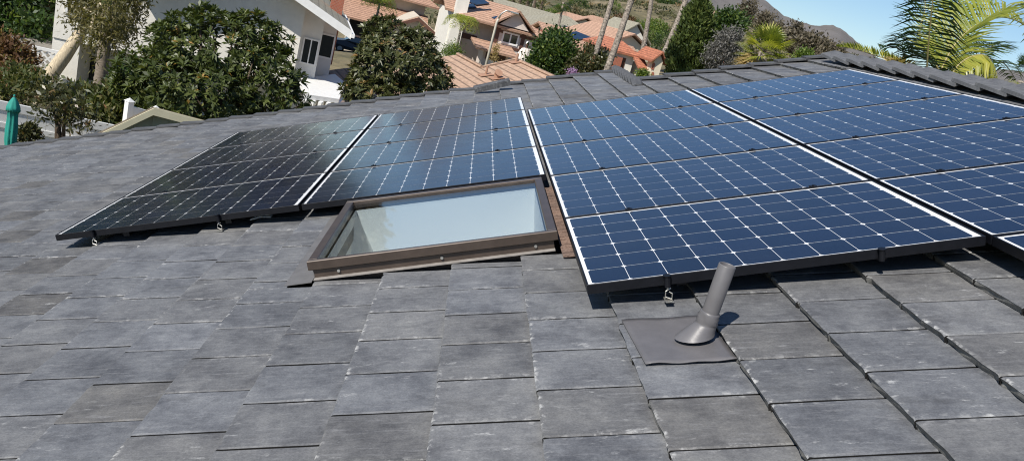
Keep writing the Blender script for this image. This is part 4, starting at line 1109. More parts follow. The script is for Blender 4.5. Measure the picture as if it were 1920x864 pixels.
# ------------------------------------------------------------------ car, lamp, robed figure
cp = at(660, 117, 60); CY = math.radians(12)
car = empty('parked_car', (cp[0] + .2, cp[1], ground(cp[0], cp[1]) + .08), (0, 0, CY + math.pi), 'dark grey car parked across the street right of the white house', 'car')
m = MB(); side = [(-2.2, .35), (-2.25, .75), (-2.1, .95), (-1.7, 1.0), (-1.05, 1.45), (.35, 1.48), (1.15, 1.02), (1.95, .9), (2.25, .7), (2.25, .35)]
k = len(side); V = []
for y, ins in ((-.88, 0), (.88, 0)):
    for x, z in side: V.append((x, y * (1 if z < 1.01 else .78), z))
m.add(V, [tuple(range(k)), tuple(range(k, 2*k))[::-1]] + [(i, (i+1) % k, k+(i+1) % k, k+i)[::-1] for i in range(k)])
cb = m.build('body', simple('dark grey car paint', (.03, .032, .036), .25, .1, 3, .3), car)
m = MB()
for s in (-1, 1): m.add([(-.95, .775*s, 1.06), (.95, .775*s, 1.06), (.32, .702*s, 1.42), (-.98, .702*s, 1.4)], [(0, 1, 2, 3) if s < 0 else (3, 2, 1, 0)])
m.add([(1.12, -.66, 1.06), (1.12, .66, 1.06), (.40, .62, 1.46), (.40, -.62, 1.46)], [(0, 1, 2, 3)]); m.build('windows', GLASSDK, car)
for x in (-1.35, 1.4):
    for s in (-1, 1):
        m = MB(); m.tube([(x, .80*s, .33), (x, .92*s, .33)], .33, 18); wo = m.build('wheel', simple('tyre', (.015, .015, .015), .8), car); r_ = MB(); r_.tube([(x, .922*s, .33), (x, .93*s, .33)], .2, 12); r_.build('rim', GALV, wo)
for s in (-1, 1):
    m = MB(); m.obox((2.0, .5*s, .68), (.27, 0, -.04), (0, .3*s, 0), (0, 0, .12)); m.build('headlight', WHITE, car)
# street lamp
lb = at(911, 123, 46); m = MB(); topz = at(935, 36, 46)[2]
lamp = empty('street_lamp', lb, (0, 0, 0), 'tall pale concrete street lamp with a curved arm in front of the salmon roof house', 'street lamp')
hgt = topz - lb[2]; m.tube([(0, 0, -2.5), (0, 0, hgt * .92), (.05, 0, hgt)], [.10, .075, .06], 10); m.build('pole', simple('pale concrete pole', (.5, .46, .38), .8, .1, 4), lamp, True)
m = MB(); m.tube([(.05, 0, hgt), (.15, 0, hgt + .35), (.4, 0, hgt + .6), (.75, 0, hgt + .62)], [.06, .045, .04, .04], 8); m.build('arm', GALV, lamp, True)
m = MB(); m.box(.7, -.1, hgt + .55, 1.2, .1, hgt + .66, .03); m.build('lamp_head', GALV, lamp)
# robed figure
fp = at(979, 121, 44)
pe = empty('person', (fp[0], fp[1], fp[2] - .62), (0, 0, 0), 'person in a long white striped robe and white cap beyond the tan roof', 'person')
m = MB(); n_ = 40; V = []; Fq = []
S_ = 1.1
pr2 = [(0, .34, .26, 0), (.35, .33, .25, 0), (.7, .31, .22, 0), (1.0, .30, .19, 0), (1.25, .29, .17, 0), (1.40, .25, .15, 0), (1.47, .15, .11, 0), (1.5, .07, .07, 0), (1.56, .062, .068, 0), (1.60, .085, .095, .01), (1.68, .095, .11, .015), (1.76, .085, .10, .01), (1.80, .04, .05, 0)]
for i, (z, rx_, ry_, oy) in enumerate(pr2):
    for q in range(n_):
        an = 2*math.pi*q/n_; f = 1 + (.05 * math.sin(9*an) * (1 - i/6) if i < 6 else 0); V.append((rx_*f*math.cos(an)*S_, oy + ry_*f*math.sin(an)*S_, z*S_))
for i in range(len(pr2)-1):
    for q in range(n_): Fq.append((i*n_+q, i*n_+(q+1) % n_, (i+1)*n_+(q+1) % n_, (i+1)*n_+q))
Fq.append(tuple(range((len(pr2)-1)*n_, len(pr2)*n_)))
m.add(V, Fq); m.build('body', simple('brown skin', (.10, .055, .035), .6), pe, True)
m = MB(); V2 = [(x*1.06, y*1.06, z) for x, y, z in V[:7*n_]]; m.add(V2, [f for f in Fq[:-1] if max(f) < 7*n_])
for s in (-1, 1): m.tube([(.26*s, 0, 1.42), (.36*s, .03, 1.1), (.37*s, -.02, .8)], [.10, .10, .12], 12)
rb, _nt, _b, _o = newmat('striped white robe'); _sx = N(_nt, 'ShaderNodeSeparateXYZ'); _nt.links.new(objco(_nt), _sx.inputs[0])
_f = mathn(_nt, 'FRACT', mathn(_nt, 'MULTIPLY', _sx.outputs[0], 6.0)); _nt.links.new(ramp(_nt, _f, [(.0, (.72, .68, .62)), (.7, (.72, .68, .62)), (.8, (.4, .33, .27)), (.95, (.4, .33, .27))]), _b.inputs['Base Color']); _b.inputs['Roughness'].default_value = .9
m.build('robe', rb, pe, True)
m = MB(); V = []; Fq = []
for i, (z, r) in enumerate(((1.70, .105), (1.78, .10), (1.84, .06), (1.855, .005))):
    for q in range(16): an = 2*math.pi*q/16; V.append((r*math.cos(an), .015 + r*1.12*math.sin(an), z*S_))
for i in range(3):
    for q in range(16): Fq.append((i*16+q, i*16+(q+1) % 16, (i+1)*16+(q+1) % 16, (i+1)*16+q))
m.add(V, Fq); m.build('cap', WHITE, pe, True)

# ------------------------------------------------------------------ trees
def crown_px(px, py, Y, rx, ry, rz=None, dy=0):
    """lobe centred on a pixel at depth Y, radii given in photo pixels"""
    s = px2m(px, py, Y, 1); return (at(px, py, Y), np.array([rx * s, (rz or rx) * s, ry * s]))
def rel(lobes, o): return [(c - o, r) for c, r in lobes]
# large loquat like tree
T1 = [crown_px(405, 95, 14.5, 110, 70), crown_px(300, 150, 14, 80, 65), crown_px(380, 165, 13.6, 110, 60), crown_px(490, 150, 14.2, 75, 70), crown_px(500, 85, 15, 45, 45), crown_px(330, 80, 15.2, 50, 42), crown_px(395, 42, 15, 38, 30), crown_px(465, 60, 14.8, 50, 35), crown_px(262, 175, 14, 45, 40), crown_px(545, 180, 13.8, 35, 35), crown_px(400, 230, 14, 130, 50)]
b_ = at(400, 330, 14.5); b_[2] = -5.6; Q, T = rosettes(rel(T1, b_), 1350, 11, .225, .064, .5, (25, 88), .85)
tk = MB(); tk.tube([(0, 0, 0), (.1, 0, 1.2), (0, .1, 2)], [.2, .16, .14], 9); limbs(tk, (0, .1, 1.9), rel(T1, b_), .13)
plant('broadleaf_tree', b_, 'large dark green tree of long glossy leaves in front of the white house', 'tree', Q, T, L_LOQ, None, tk)
T2 = [crown_px(745, 115, 20, 75, 55), crown_px(708, 130, 19.6, 48, 55), crown_px(790, 140, 20, 55, 50), crown_px(730, 70, 20.4, 45, 35), crown_px(720, 185, 19.5, 80, 40), crown_px(676, 168, 19.4, 24, 40), crown_px(812, 165, 20.2, 38, 32), crown_px(690, 105, 19.7, 18, 18), crown_px(776, 85, 20.2, 40, 32), crown_px(700, 55, 20.3, 22, 18)]
b_ = at(740, 300, 20); b_[2] = -5.6; Q, T = rosettes(rel(T2, b_), 1150, 10, .23, .066, .4, (30, 90), .7)
tk = MB(); tk.tube([(0, 0, 0), (.1, 0, 1.5), (0, .1, 2.3)], [.16, .14, .12], 9); limbs(tk, (0, .1, 2.2), rel(T2, b_), .11)
plant('broadleaf_tree', b_, 'olive green long leaved tree between the white house and the tan roof', 'tree', Q, T, L_LOQ2, None, tk)
# rounded green tree right of the robed figure
T3 = [crown_px(1038, 105, 42, 38, 38), crown_px(1045, 80, 42.5, 22, 20), crown_px(1015, 120, 42, 22, 25), crown_px(1065, 120, 42, 24, 24)]
b_ = at(1038, 170, 42); b_[2] -= 2; Q, T = clumps(rel(T3, b_), 560, 14, .22, .24, .12, .5, .4)
tk = MB(); tk.tube([(0, 0, 0), (0, 0, 2.5)], [.2, .15], 8); limbs(tk, (0, 0, 2.4), rel(T3, b_), .12)
plant('round_tree', b_, 'rounded dark green bushy tree to the right of the robed person', 'tree', Q, T, L_DKGREEN, None, tk)
# shrubs
def shrub(name, lobes, label, mat, n, per, cr, L, W, cat='shrub', group=None, base=None, **kw):
    c = np.mean([q[0] for q in lobes], 0); zb_ = min(q[0][2] - q[1][2] for q in lobes); b_ = np.array([c[0], c[1], zb_ - .3])
    Q, T = clumps(rel(lobes, b_), n, per, cr, L, W, **kw); tk = MB()
    for _ in range(4): e = rel(lobes, b_)[rng.integers(len(lobes))][0] + rng.normal(size=3) * .2; tk.tube([(rng.normal()*.08, rng.normal()*.08, -.5), e * .5, e], [.04, .03, .01], 5)
    return plant(name, b_, label, cat, Q, T, mat, group, tk)
shrub('hedge_bush', [crown_px(1100, 122, 41, 26, 16), crown_px(1120, 122, 41.5, 18, 16), crown_px(1105, 105, 42, 18, 14), crown_px(1078, 132, 41, 18, 12), crown_px(1126, 108, 42, 9, 10)], 'green and pinkish shrubs around the feet of the two nearest tall palms', L_PHOT, 420, 12, .2, .22, .1)
shrub('flowering_bush', [crown_px(1073, 137, 38, 8, 4)], 'small mauve flowering bush at the grey roof edge under the round tree', leaf_mat('mauve petals', [(0, (.05, .07, .03)), (.5, (.35, .2, .4)), (1, (.55, .4, .6))], .7, .2), 50, 9, .08, .1, .06)
shrub('yellow_shrub', [crown_px(1203, 142, 52, 9, 5), crown_px(1210, 138, 52, 6, 5)], 'yellow green shrub in front of the red roofed house door', L_YEL, 70, 10, .15, .17, .08)
shrub('bronze_shrub', [crown_px(120, 192, 9.2, 44, 30), crown_px(90, 205, 9, 28, 18), crown_px(138, 225, 9.2, 34, 20), crown_px(100, 168, 9.6, 34, 20), crown_px(165, 230, 9.4, 22, 12)], 'bronze green shrub with reddish leaf tips in front of the white fence', L_PHOT, 125, 8, .07, .12, .045, inner=.1)
shrub('potted_shrub', [crown_px(50, 252, 8.6, 18, 14)], 'small low shrub against the white fence just right of the teal umbrella', L_PHOT, 60, 9, .05, .11, .042)
shrub('hedge_bush', [crown_px(190, 200, 14, 50, 24), crown_px(225, 192, 14.4, 32, 26), crown_px(160, 188, 14.6, 34, 18), crown_px(215, 215, 13.6, 36, 16)], 'green hedge behind the white fence under the ringed palm trunk', L_MIXB, 620, 9, .12, .16, .07)
shrub('hedge_bush', [crown_px(252, 165, 15.6, 28, 28), crown_px(275, 140, 16, 18, 18)], 'deep green bush between the ringed palm trunk and the large dark green tree', L_DKGREEN, 260, 10, .14, .2, .08)
shrub('red_bush', [crown_px(22, 115, 22, 40, 36), crown_px(5, 100, 22, 30, 30), crown_px(35, 150, 21, 30, 22)], 'red brown bush at the left edge below the dark tree', L_RED, 420, 10, .16, .17, .08)
shrub('yellow_shrub', [crown_px(42, 145, 18, 26, 12), crown_px(70, 165, 17, 30, 14), crown_px(15, 172, 16, 22, 10)], 'yellow green shrub in front of the lattice screen', L_MIXB, 260, 10, .14, .16, .07)
shrub('red_bush', [crown_px(80, 50, 31, 22, 26), crown_px(95, 20, 32, 20, 22)], 'sparse reddish bush beside the steps left of the white house', L_RED, 180, 9, .2, .18, .08)
# dark tree at the top left
T4 = [crown_px(30, 20, 30, 60, 55), crown_px(60, 55, 29, 35, 30), crown_px(-40, -10, 30, 80, 80), crown_px(60, -60, 31, 70, 60), crown_px(-20, 70, 29, 40, 35), crown_px(-110, -60, 31, 90, 100), crown_px(0, -130, 32, 110, 70)]
b_ = at(10, 180, 30); b_[2] = -5.8; Q, T = clumps(rel(T4, b_), 1700, 14, .3, .26, .13, .5, .3)
tk = MB(); tk.tube([(0, 0, 0), (0, 0, 3)], [.35, .28], 9); limbs(tk, (0, 0, 2.8), rel(T4, b_), .22)
plant('dark_tree', b_, 'tall dark tree with sunlit yellow green leaf tips at the top left corner', 'tree', Q, T, L_DKGREEN, None, tk)
# leaning paperbark with drooping foliage
a_ = at(82, 158, 20); b2_ = at(152, 62, 20.5); c2_ = at(178, 20, 20.8)
lt_ = empty('leaning_tree', a_, (0, 0, 0), 'leaning pale barked tree with drooping olive foliage in front of the white house', 'tree')
m = MB(); s20 = px2m(100, 100, 20, 1)
m.tube([a_ - a_ - UPZ * 1.2, (0, 0, 0), (b2_ - a_) * .5 + np.array([.05, 0, .1]), b2_ - a_, c2_ - a_], [15*s20, 13*s20, 12*s20, 10*s20, 6*s20], 12, True, .22)
m.build('trunk', BARK_PALE, lt_, True)
lob = [crown_px(200, 40, 16.6, 45, 34), crown_px(190, 72, 16.4, 24, 22), crown_px(205, 25, 20, 55, 45), crown_px(175, 45, 19.7, 38, 40), crown_px(235, 55, 20, 30, 38), crown_px(150, 10, 20.3, 35, 30), crown_px(255, 5, 20.3, 30, 25), crown_px(200, -45, 20.5, 90, 55)]
P, Nr = shell(760, rel(lob, a_), .15); Q, T = [], []
for p in P:
    k = 14; d = nrm(rng.normal(size=(k, 3)) * .75 + np.array([0, 0, -.5])); pp_ = p + rng.normal(size=(k, 3)) * np.array([.12, .12, .3])
    Q.append(leafquads(pp_, d, .18 * rng.uniform(.6, 1.2, k), .042, .1)); T.append(np.clip(.5 + rng.normal(size=k) * .22, 0, 1))
quads_obj('crown', np.concatenate(Q), np.concatenate(T), L_WILLOW, lt_)
m = MB(); limbs(m, c2_ - a_, rel(lob, a_), .08); m.build('limb', BARK_PALE, lt_, True)
# tall trees behind the white house, mirrored in the left panels
for i, (lobs, lab) in enumerate((([(60, -230, 120, 120), (-60, -200, 110, 100), (20, -330, 130, 110), (120, -150, 80, 80), (-140, -280, 110, 110)], 'tall dark tree behind the left end of the white house'),
        ([(230, -250, 100, 110), (330, -240, 90, 100), (270, -350, 120, 100), (190, -170, 80, 70), (390, -190, 60, 70), (350, -330, 80, 80), (440, -220, 70, 80), (400, -360, 90, 80)], 'tall dark tree behind the gable of the white house'),
        ([(470, -290, 50, 60), (440, -340, 60, 60), (500, -360, 55, 60)], 'tall dark tree behind the brick chimney of the white house'))):
    lb_ = [crown_px(x, y, 47, a, b) for x, y, a, b in lobs]; b_ = np.array([lb_[0][0][0], 47, -6.0]); Q, T = clumps(rel(lb_, b_), 1500, 12, .55, .75, .36, .2, .3)
    tk = MB(); tk.tube([(0, 0, 0), (0, 0, 4), lb_[0][0] - b_], [.4, .32, .15], 9); limbs(tk, (0, 0, 3.8), rel(lb_, b_), .25); plant('tall_tree', b_, lab, 'tree', Q, T, L_BROWN, None, tk)
# ringed palm trunk
def palm_trunk(base, top, r0, r1, mat, ringed=True, n=26):
    m = MB(); base, top = np.array(base), np.array(top); pts = []; rr = []
    ln = np.linalg.norm(top - base)
    for i in range(n * 2 + 1):
        t = i / (n * 2); p = base + (top - base) * t; p = p + np.array([1, 0, 0]) * .02 * ln * math.sin(t * 2.6); pts.append(p); r = r0 + (r1 - r0) * t; rr.append(r * (1.05 if i % 2 else .95) if ringed else r * (1 + rng.normal() * .03))
    m.tube(pts, rr, 12, True, 0 if ringed else .08); return m
FRONDQ = {}
def frond_mesh(ctrl, Lf, mat_tone, n=46, wl=.035, vee=.35, hang=.5, rach=.018, along=.55):
    """pinnate frond along control points -> (rachis MB, leaflet quads, tones)"""
    ctrl = np.array(ctrl, float); k = len(ctrl); tt = np.linspace(0, k - 1, n)
    pts = []
    for t in tt:
        i = int(min(max(math.floor(t), 0), k - 2)); u = t - i
        p0, p1, p2, p3 = ctrl[max(i-1, 0)], ctrl[i], ctrl[i+1], ctrl[min(i+2, k-1)]
        pts.append(.5 * ((2*p1) + (-p0+p2)*u + (2*p0-5*p1+4*p2-p3)*u*u + (-p0+3*p1-3*p2+p3)*u**3))
    pts = np.array(pts); m = MB(); m.tube(pts, list(np.linspace(rach, rach * .25, n)), 6)
    tan = nrm(np.gradient(pts, axis=0)); Q, T = [], []
    for i in range(2, n):
        t = i / (n - 1); l = Lf * (math.sin(math.pi * min(1, (t * .86 + .12))) ** .6) * rng.uniform(.88, 1.08)
        side = np.cross(tan[i], UPZ); side = side / (np.linalg.norm(side) + 1e-6); upn = np.cross(side, tan[i])
        for s in (-1, 1):
            if rng.random() < .03: continue
            d = nrm(side * s + tan[i] * along + upn * vee + rng.normal(size=3) * .07)
            a = pts[i]; mid = a + d * l * .55; d2 = nrm(d - UPZ * hang * rng.uniform(.7, 1.3)); tip = mid + d2 * l * .5
            wv_ = nrm(np.cross(d, side * .2 + upn + rng.normal(size=3) * .2)) * wl * rng.uniform(.75, 1.1) / 2
            Q.append(np.stack([a - wv_ * .5, a + wv_ * .5, mid + wv_, mid - wv_])); Q.append(np.stack([mid - wv_, mid + wv_, tip + wv_ * .08, tip - wv_ * .08]))
            v = np.clip(mat_tone + rng.normal() * .16, 0, 1); T += [v, v]
    return m, np.array(Q), np.array(T)
def add_frond(parent, ctrl, Lf, tone, mat, **kw):
    o = np.array(parent.location); m, Q, T = frond_mesh([np.array(c) - o for c in ctrl], Lf, tone, **kw)
    r = m.build('frond', RACHIS, parent, True); quads_obj('leaflets', Q, T, mat, r); return r
kp0, kp1 = at(172, 215, 17.5), at(194, 52, 17.5)
kp = empty('palm_tree', kp0, (0, 0, 0), 'ringed grey palm trunk standing in the hedge before the white house', 'palm tree')
s17 = px2m(180, 130, 17.5, 1)
palm_trunk((0, 0, -1.5), (kp1 - kp0) * 1.25, 13.5*s17, 9.5*s17, BARK_PALM).build('trunk', BARK_PALM, kp, True)
tp_ = kp0 + (kp1 - kp0) * 1.9
m = MB(); m.tube([(kp1 - kp0) * 1.24, (kp1 - kp0) * 1.6, (kp1 - kp0) * 1.9], [.13, .11, .06], 10); m.build('crownshaft', simple('green crownshaft', (.16, .22, .07), .5), kp, True)
for i in range(9):
    a = 2 * math.pi * i / 9 + .3; dd = np.array([math.cos(a), math.sin(a), 0]); add_frond(kp, [tp_, tp_ + dd * .7 + UPZ * .8, tp_ + dd * 1.7 + UPZ * .8, tp_ + dd * 2.5 + UPZ * .1], .55, .45, L_PALM, n=34)

# fan palms: tall bare trunks
def fan_leaves(n, R, pet, blades=15, low=-60, high=80, dead=0):
    Q, T, st = [], [], []
    for i in range(n):
        az = rng.uniform(0, 2 * math.pi); el = math.radians(rng.uniform(low, high))
        d = np.array([math.cos(az) * math.cos(el), math.sin(az) * math.cos(el), math.sin(el)]); p = d * pet
        s = nrm(np.cross(d, UPZ + rng.normal(size=3) * .2)); nn_ = np.cross(s, d); st.append(p)
        tone = .5 + rng.normal() * .18
        for k in range(blades):
            t = (k / (blades - 1) - .5) * 2; an = t * 1.75
            dd = nrm(d * math.cos(an) + s * math.sin(an) + nn_ * .22 * (1 - abs(t))); l = R * (1 - .28 * abs(t)) * rng.uniform(.9, 1.05)
            Q.append(leafquads(p[None], dd[None], np.array([l]), np.array([R * .075]), .12, nn_[None], .18)[0]); T.append(np.clip(tone + rng.normal() * .1, 0, 1))
    return np.array(Q), np.array(T), st
fanmesh = {}
def tall_palm(pb, pt, Y, wpx_, label, ext, group='tall bare palm trunks', crown=True, lift=0):
    a, b = at(*pb, Y), at(*pt, Y + .5); s = px2m(*pb, Y, 1)
    o = empty('tall_palm', a, (0, 0, 0), label, 'palm tree', group)
    top = (b - a) * ext
    palm_trunk((0, 0, -2.5), top, wpx_ * s * .46, wpx_ * s * .35, BARK_FAN, False, 30).build('trunk', BARK_FAN, o, True)
    if crown:
        q0 = fanmesh.get('m')
        if q0 is None:
            Q, T, _ = fan_leaves(34, .95, .75, 13, -70, 85); q = quads_obj('crown', Q, T, L_PALM, o); fanmesh['m'] = q
        else: q = q0.copy(); COL.objects.link(q); q.parent = o
        q.location = tuple(top)
    return o
tall_palm((1107, 118), (1141, 0), 41, 12, 'slim brown palm trunk rising left of the other three tall trunks', 1.9)
tall_palm((1130, 133), (1175, 0), 36, 14.5, 'thick scaly palm trunk rising from the grey roof edge, second from the left', 1.9)
tall_palm((1211, 94), (1221, 0), 62, 10.5, 'nearly upright grey palm trunk behind the red roof', 1.8)
tall_palm((1237, 103), (1279, 0), 58, 12.5, 'leaning dark palm trunk next to the cypress', 1.8)
tall_palm((1044, 64), (1054, 12), 88, 6, 'small distant palm with its crown at the top edge, over the grey shingle roof', 1.15, None)
tall_palm((1000, 30), (1003, -20), 150, 9, 'pale trunk rising among the dark cypress hedge', 1.6, None)
# small queen palms in front of the salmon and brown houses
def small_palm(pb, pt, Y, label, Lf, nf, tone, mat, wp=5):
    a, b = at(*pb, Y), at(*pt, Y); o = empty('queen_palm', a, (0, 0, 0), label, 'palm tree', 'young queen palms'); s = px2m(*pb, Y, 1)
    m = MB(); m.tube([(0, 0, -1), (b - a) * .5, b - a], [wp*s*.6, wp*s*.45, wp*s*.4], 8); m.build('trunk', BARK_FAN, o, True)
    Qs, Ts = [], []
    for i in range(nf):
        an = 2 * math.pi * i / nf + rng.random() * .4; dd = np.array([math.cos(an), math.sin(an), 0]); t0 = b - a; e = rng.uniform(.5, 1.1)
        m2, Q, T = frond_mesh([t0, t0 + dd * Lf * .35 + UPZ * Lf * .4 * e, t0 + dd * Lf * .75 + UPZ * Lf * .3 * e, t0 + dd * Lf - UPZ * Lf * .25], Lf * .42, tone, 22, Lf * .035, .1, .9); Qs.append(Q); Ts.append(T)
    quads_obj('crown', np.concatenate(Qs), np.concatenate(Ts), mat, o)
small_palm((856, 92), (866, 46), 52, 'young yellow green palm before the white end wall of the salmon roof house', 1.35, 13, .5, L_PALMY)
small_palm((704, 42), (712, 8), 58, 'young palm with drooping yellow fronds before the brown roof house window', 1.4, 13, .45, L_PALMY)
shrub('bare_shrub', [crown_px(931, 92, 50, 5, 14), crown_px(927, 108, 50, 5, 10)], 'pale dry spindly shrub in front of the garage door', L_DEAD, 60, 8, .1, .2, .04, inner=.1)
shrub('green_shrub', [crown_px(850, 95, 50, 16, 6), crown_px(838, 100, 48, 14, 6)], 'low grassy green shrub between the brown roof house and the tan roof', L_YEL, 70, 12, .2, .3, .05)

# cypress
def cypress(pb, pt, Y, wpx_, label, n, name='cypress', group=None, lean=0):
    a, b = at(*pb, Y), at(*pt, Y); s = px2m(*pb, Y, 1); h = b[2] - a[2]; R0 = wpx_ / 2 * s
    o = empty(name, (a[0], a[1], a[2] - .6), (0, 0, 0), label, 'tree', group)
    t = rng.random(n) ** .9; an = rng.uniform(0, 2*math.pi, n)
    prof2 = np.interp(t, [0, .12, .45, .75, .92, 1], [.9, 1, .9, .64, .4, .08])
    r = R0 * prof2 * (.72 + .28 * rng.random(n) ** .5) * (1 + .12 * np.sin(3 * an + t * 14) + .10 * np.sin(7 * an - t * 23))
    off = (b - a)[:2] * 1.0
    P = np.stack([r * np.cos(an) + off[0] * t, r * np.sin(an) + off[1] * t, .6 + t * h], 1)
    rad = np.stack([np.cos(an), np.sin(an), np.zeros(n)], 1)
    Q, T = [], []; ct = .5 + rng.normal(size=n) * .16
    for k in range(9):
        d = nrm(rad * .5 + UPZ * 1.0 + rng.normal(size=(n, 3)) * .45); l = R0 * .2 * rng.uniform(.6, 1.3, n)
        Q.append(leafquads(P + rng.normal(size=(n, 3)) * R0 * .06, d, l, l * .38, .2)); T.append(np.clip(ct + rng.normal(size=n) * .15, 0, 1))
    quads_obj('crown', np.concatenate(Q), np.concatenate(T), L_CYP, o)
    m = MB(); m.tube([(0, 0, -1.5), (off[0]*.5, off[1]*.5, h * .5), (off[0]*.95, off[1]*.95, h * .95)], [R0*.45, R0*.4, R0*.05], 8); m.build('trunk', BARK, o, True)
    return o
cypress((1285, 165), (1316, 3), 42, 80, 'tall dense dark cypress right of the red roofed house', 2600)
for i in range(7):
    x = 930 + i * 13.5
    cypress((x, 30 + i * 2.2), (x + 10, -28 + i * 2), 150, 17, 'narrow dark cypress in the hedge row behind the grey shingle roofs', 170, 'hedge_cypress', 'cypresses of the hedge row')
# shrubs and trees right of the cypress
shrub('grey_bush', [crown_px(1360, 92, 40, 28, 32), crown_px(1350, 112, 40, 30, 22), crown_px(1372, 74, 40.5, 18, 20)], 'rounded grey leaved bush between the cypress and the fan palm', L_GREYB, 420, 12, .16, .2, .06)
shrub('umbrella_tree', [crown_px(1370, 40, 120, 24, 16), crown_px(1352, 46, 120, 14, 10), crown_px(1384, 48, 119, 14, 9)], 'dark spreading tree with a flat rounded crown above the grey bush', L_DKGREEN, 260, 12, .5, .6, .3, 'tree')
BT = 'brown trees below the mountain'
shrub('brown_tree', [crown_px(1490, 68, 170, 14, 20), crown_px(1497, 85, 168, 18, 18)], 'brown green tree right of the fan palm, tallest of its row', L_BROWN, 240, 12, .7, .8, .4, 'tree', BT)
shrub('brown_tree', [crown_px(1530, 92, 160, 22, 20), crown_px(1515, 90, 160, 14, 18)], 'grey brown tree in the middle of the row under the mountain', L_BROWN, 240, 12, .7, .8, .4, 'tree', BT)
shrub('brown_tree', [crown_px(1560, 104, 150, 20, 14)], 'low brown tree at the right end of the row near the ridge tiles', L_BROWN, 150, 12, .6, .7, .35, 'tree', BT)
shrub('brown_tree', [crown_px(1435, 40, 230, 14, 13), crown_px(1402, 22, 240, 13, 20), crown_px(1455, 52, 225, 9, 9)], 'dusky grey brown trees above the fan palm', L_BROWN, 320, 12, .8, .8, .4, 'tree', BT)
shrub('green_shrub', [crown_px(1508, 104, 70, 11, 7)], 'small bright green bush at the roof edge under the brown trees', L_YEL, 80, 10, .25, .3, .12)
# fan palm at the roof edge
fb = at(1430, 120, 30); fpz = at(1433, 98, 30)
fp_ = empty('fan_palm', (fb[0], fb[1], fb[2] - 1), (0, 0, 0), 'bushy fan palm with a skirt of dead leaves beyond the roof edge', 'palm tree')
O2 = np.array(fp_.location); Q, T, st_ = fan_leaves(34, .85, .7, 19, -25, 88); quads_obj('crown', Q + (fpz - O2), T, L_PALMY, fp_)
Qd, Td, _ = fan_leaves(60, .9, .55, 11, -78, -15); quads_obj('dead_skirt', Qd + (fpz - O2 - UPZ * .25), Td, L_DEAD, fp_)
Q, T, st2 = fan_leaves(22, .55, .6, 13, 0, 80); quads_obj('dark_fans', Q + (fpz - O2), T * .6, L_DKGREEN, fp_)
m = MB(); m.tube([(0, 0, -2), fpz - O2], [.2, .22], 10)
for p in st_: m.tube([fpz - O2, fpz - O2 + p], .012, 4)
m.build('trunk', BARK_FAN, fp_, True)

# hillside scrub: stuff
Qs, Ts = [], []
def scrub_at(p, r, h, n, tone):
    d = rdir(n); d[:, 2] = abs(d[:, 2]); P = p + d * np.array([r, r, h]) * rng.uniform(.5, 1, (n, 1))
    Qs.append(leafquads(P, nrm(d + rng.normal(size=(n, 3)) * .5), r * .36 * rng.uniform(.6, 1.2, n), r * .2, .2)); Ts.append(np.clip(tone + rng.normal(size=n) * .1, 0, 1))
for _ in range(2600):
    a = math.radians(rng.uniform(-14, 26)); r = rng.uniform(95, 420) 
    x, y = CW[0] + r * math.sin(a), -8 + r * math.cos(a); z = ground(x, y) + bumpz(x, y); big = .5 + 1.5 * rng.random() ** 2
    scrub_at(np.array([x, y, z]), big * (1 + r / 350), big * .6, 34, rng.choice([.2, .35, .5, .75, .95], p=[.25, .3, .25, .12, .08]))
so3 = quads_obj('hillside_scrub', np.concatenate(Qs), np.concatenate(Ts), L_SCRUB); tag(so3, 'olive and brown scrub covering the slope above the houses', None, None, 'stuff')
# nearer hillside bushes, countable
HB = 'bushes on the slope behind the houses'
for px, py, Y, rx, ry, mat, lab in ((1215, 62, 100, 26, 20, L_YEL, 'bright green bush between the two right hand palm trunks'), (1195, 55, 105, 18, 16, L_DKGREEN, 'green bush left of the third palm trunk'), (1245, 80, 90, 20, 20, L_DKGREEN, 'dark green bush against the left flank of the cypress'),
        (1230, 48, 120, 22, 10, L_YEL, 'pale yellow green treetop behind the leaning palm trunk'), (1130, 45, 135, 22, 8, leaf_mat('grey green cactus pad', [(0, (.12, .15, .1)), (1, (.3, .34, .26))], .7, 0), 'grey green cactus patch on the slope between the palm trunks'), (1112, 50, 130, 10, 9, L_DKGREEN, 'dark bush above the broad salmon roof'),
        (1033, 24, 140, 12, 8, L_YEL, 'yellow bush at the end of the cypress hedge'), (1085, 10, 190, 18, 14, L_DKGREEN, 'green tree high on the slope left of the first palm trunk'), (1152, 12, 200, 12, 11, L_YEL, 'bright green tree on the slope between the first two palm trunks'), (1065, 20, 150, 22, 14, L_SCRUB, 'olive bush right of the small distant palm'),
        (1192, 66, 98, 7, 5, L_RED, 'purple red bush above the small white gable'), (1172, 42, 150, 26, 10, L_RED, 'rusty brown brush on the slope right of the second palm trunk'), (1095, 30, 160, 18, 9, L_SCRUB, 'olive brush behind the first palm trunk'), (1270, 60, 150, 22, 14, L_SCRUB, 'olive bush behind the cypress'), (1310, 3, 300, 14, 8, L_DKGREEN, 'dark trees on the crest above the cypress'), (1255, 8, 300, 24, 8, L_DKGREEN, 'dark green trees on the crest left of the cypress top'),
        (790, -8, 120, 40, 18, L_DKGREEN, 'green tree behind the brown roof house'), (760, 5, 100, 16, 10, L_DKGREEN, 'green tree between the brown and salmon roofs')):
    s_ = px2m(px, py, Y, 1); shrub('slope_bush', [crown_px(px, py, Y, rx, ry), crown_px(px + rx * .5, py + ry * .3, Y - .3, rx * .6, ry * .7), crown_px(px - rx * .5, py + ry * .2, Y + .2, rx * .6, ry * .75)], lab, mat, 170, 10, rx * s_ * .1, rx * s_ * .16, rx * s_ * .07, 'bush', HB)

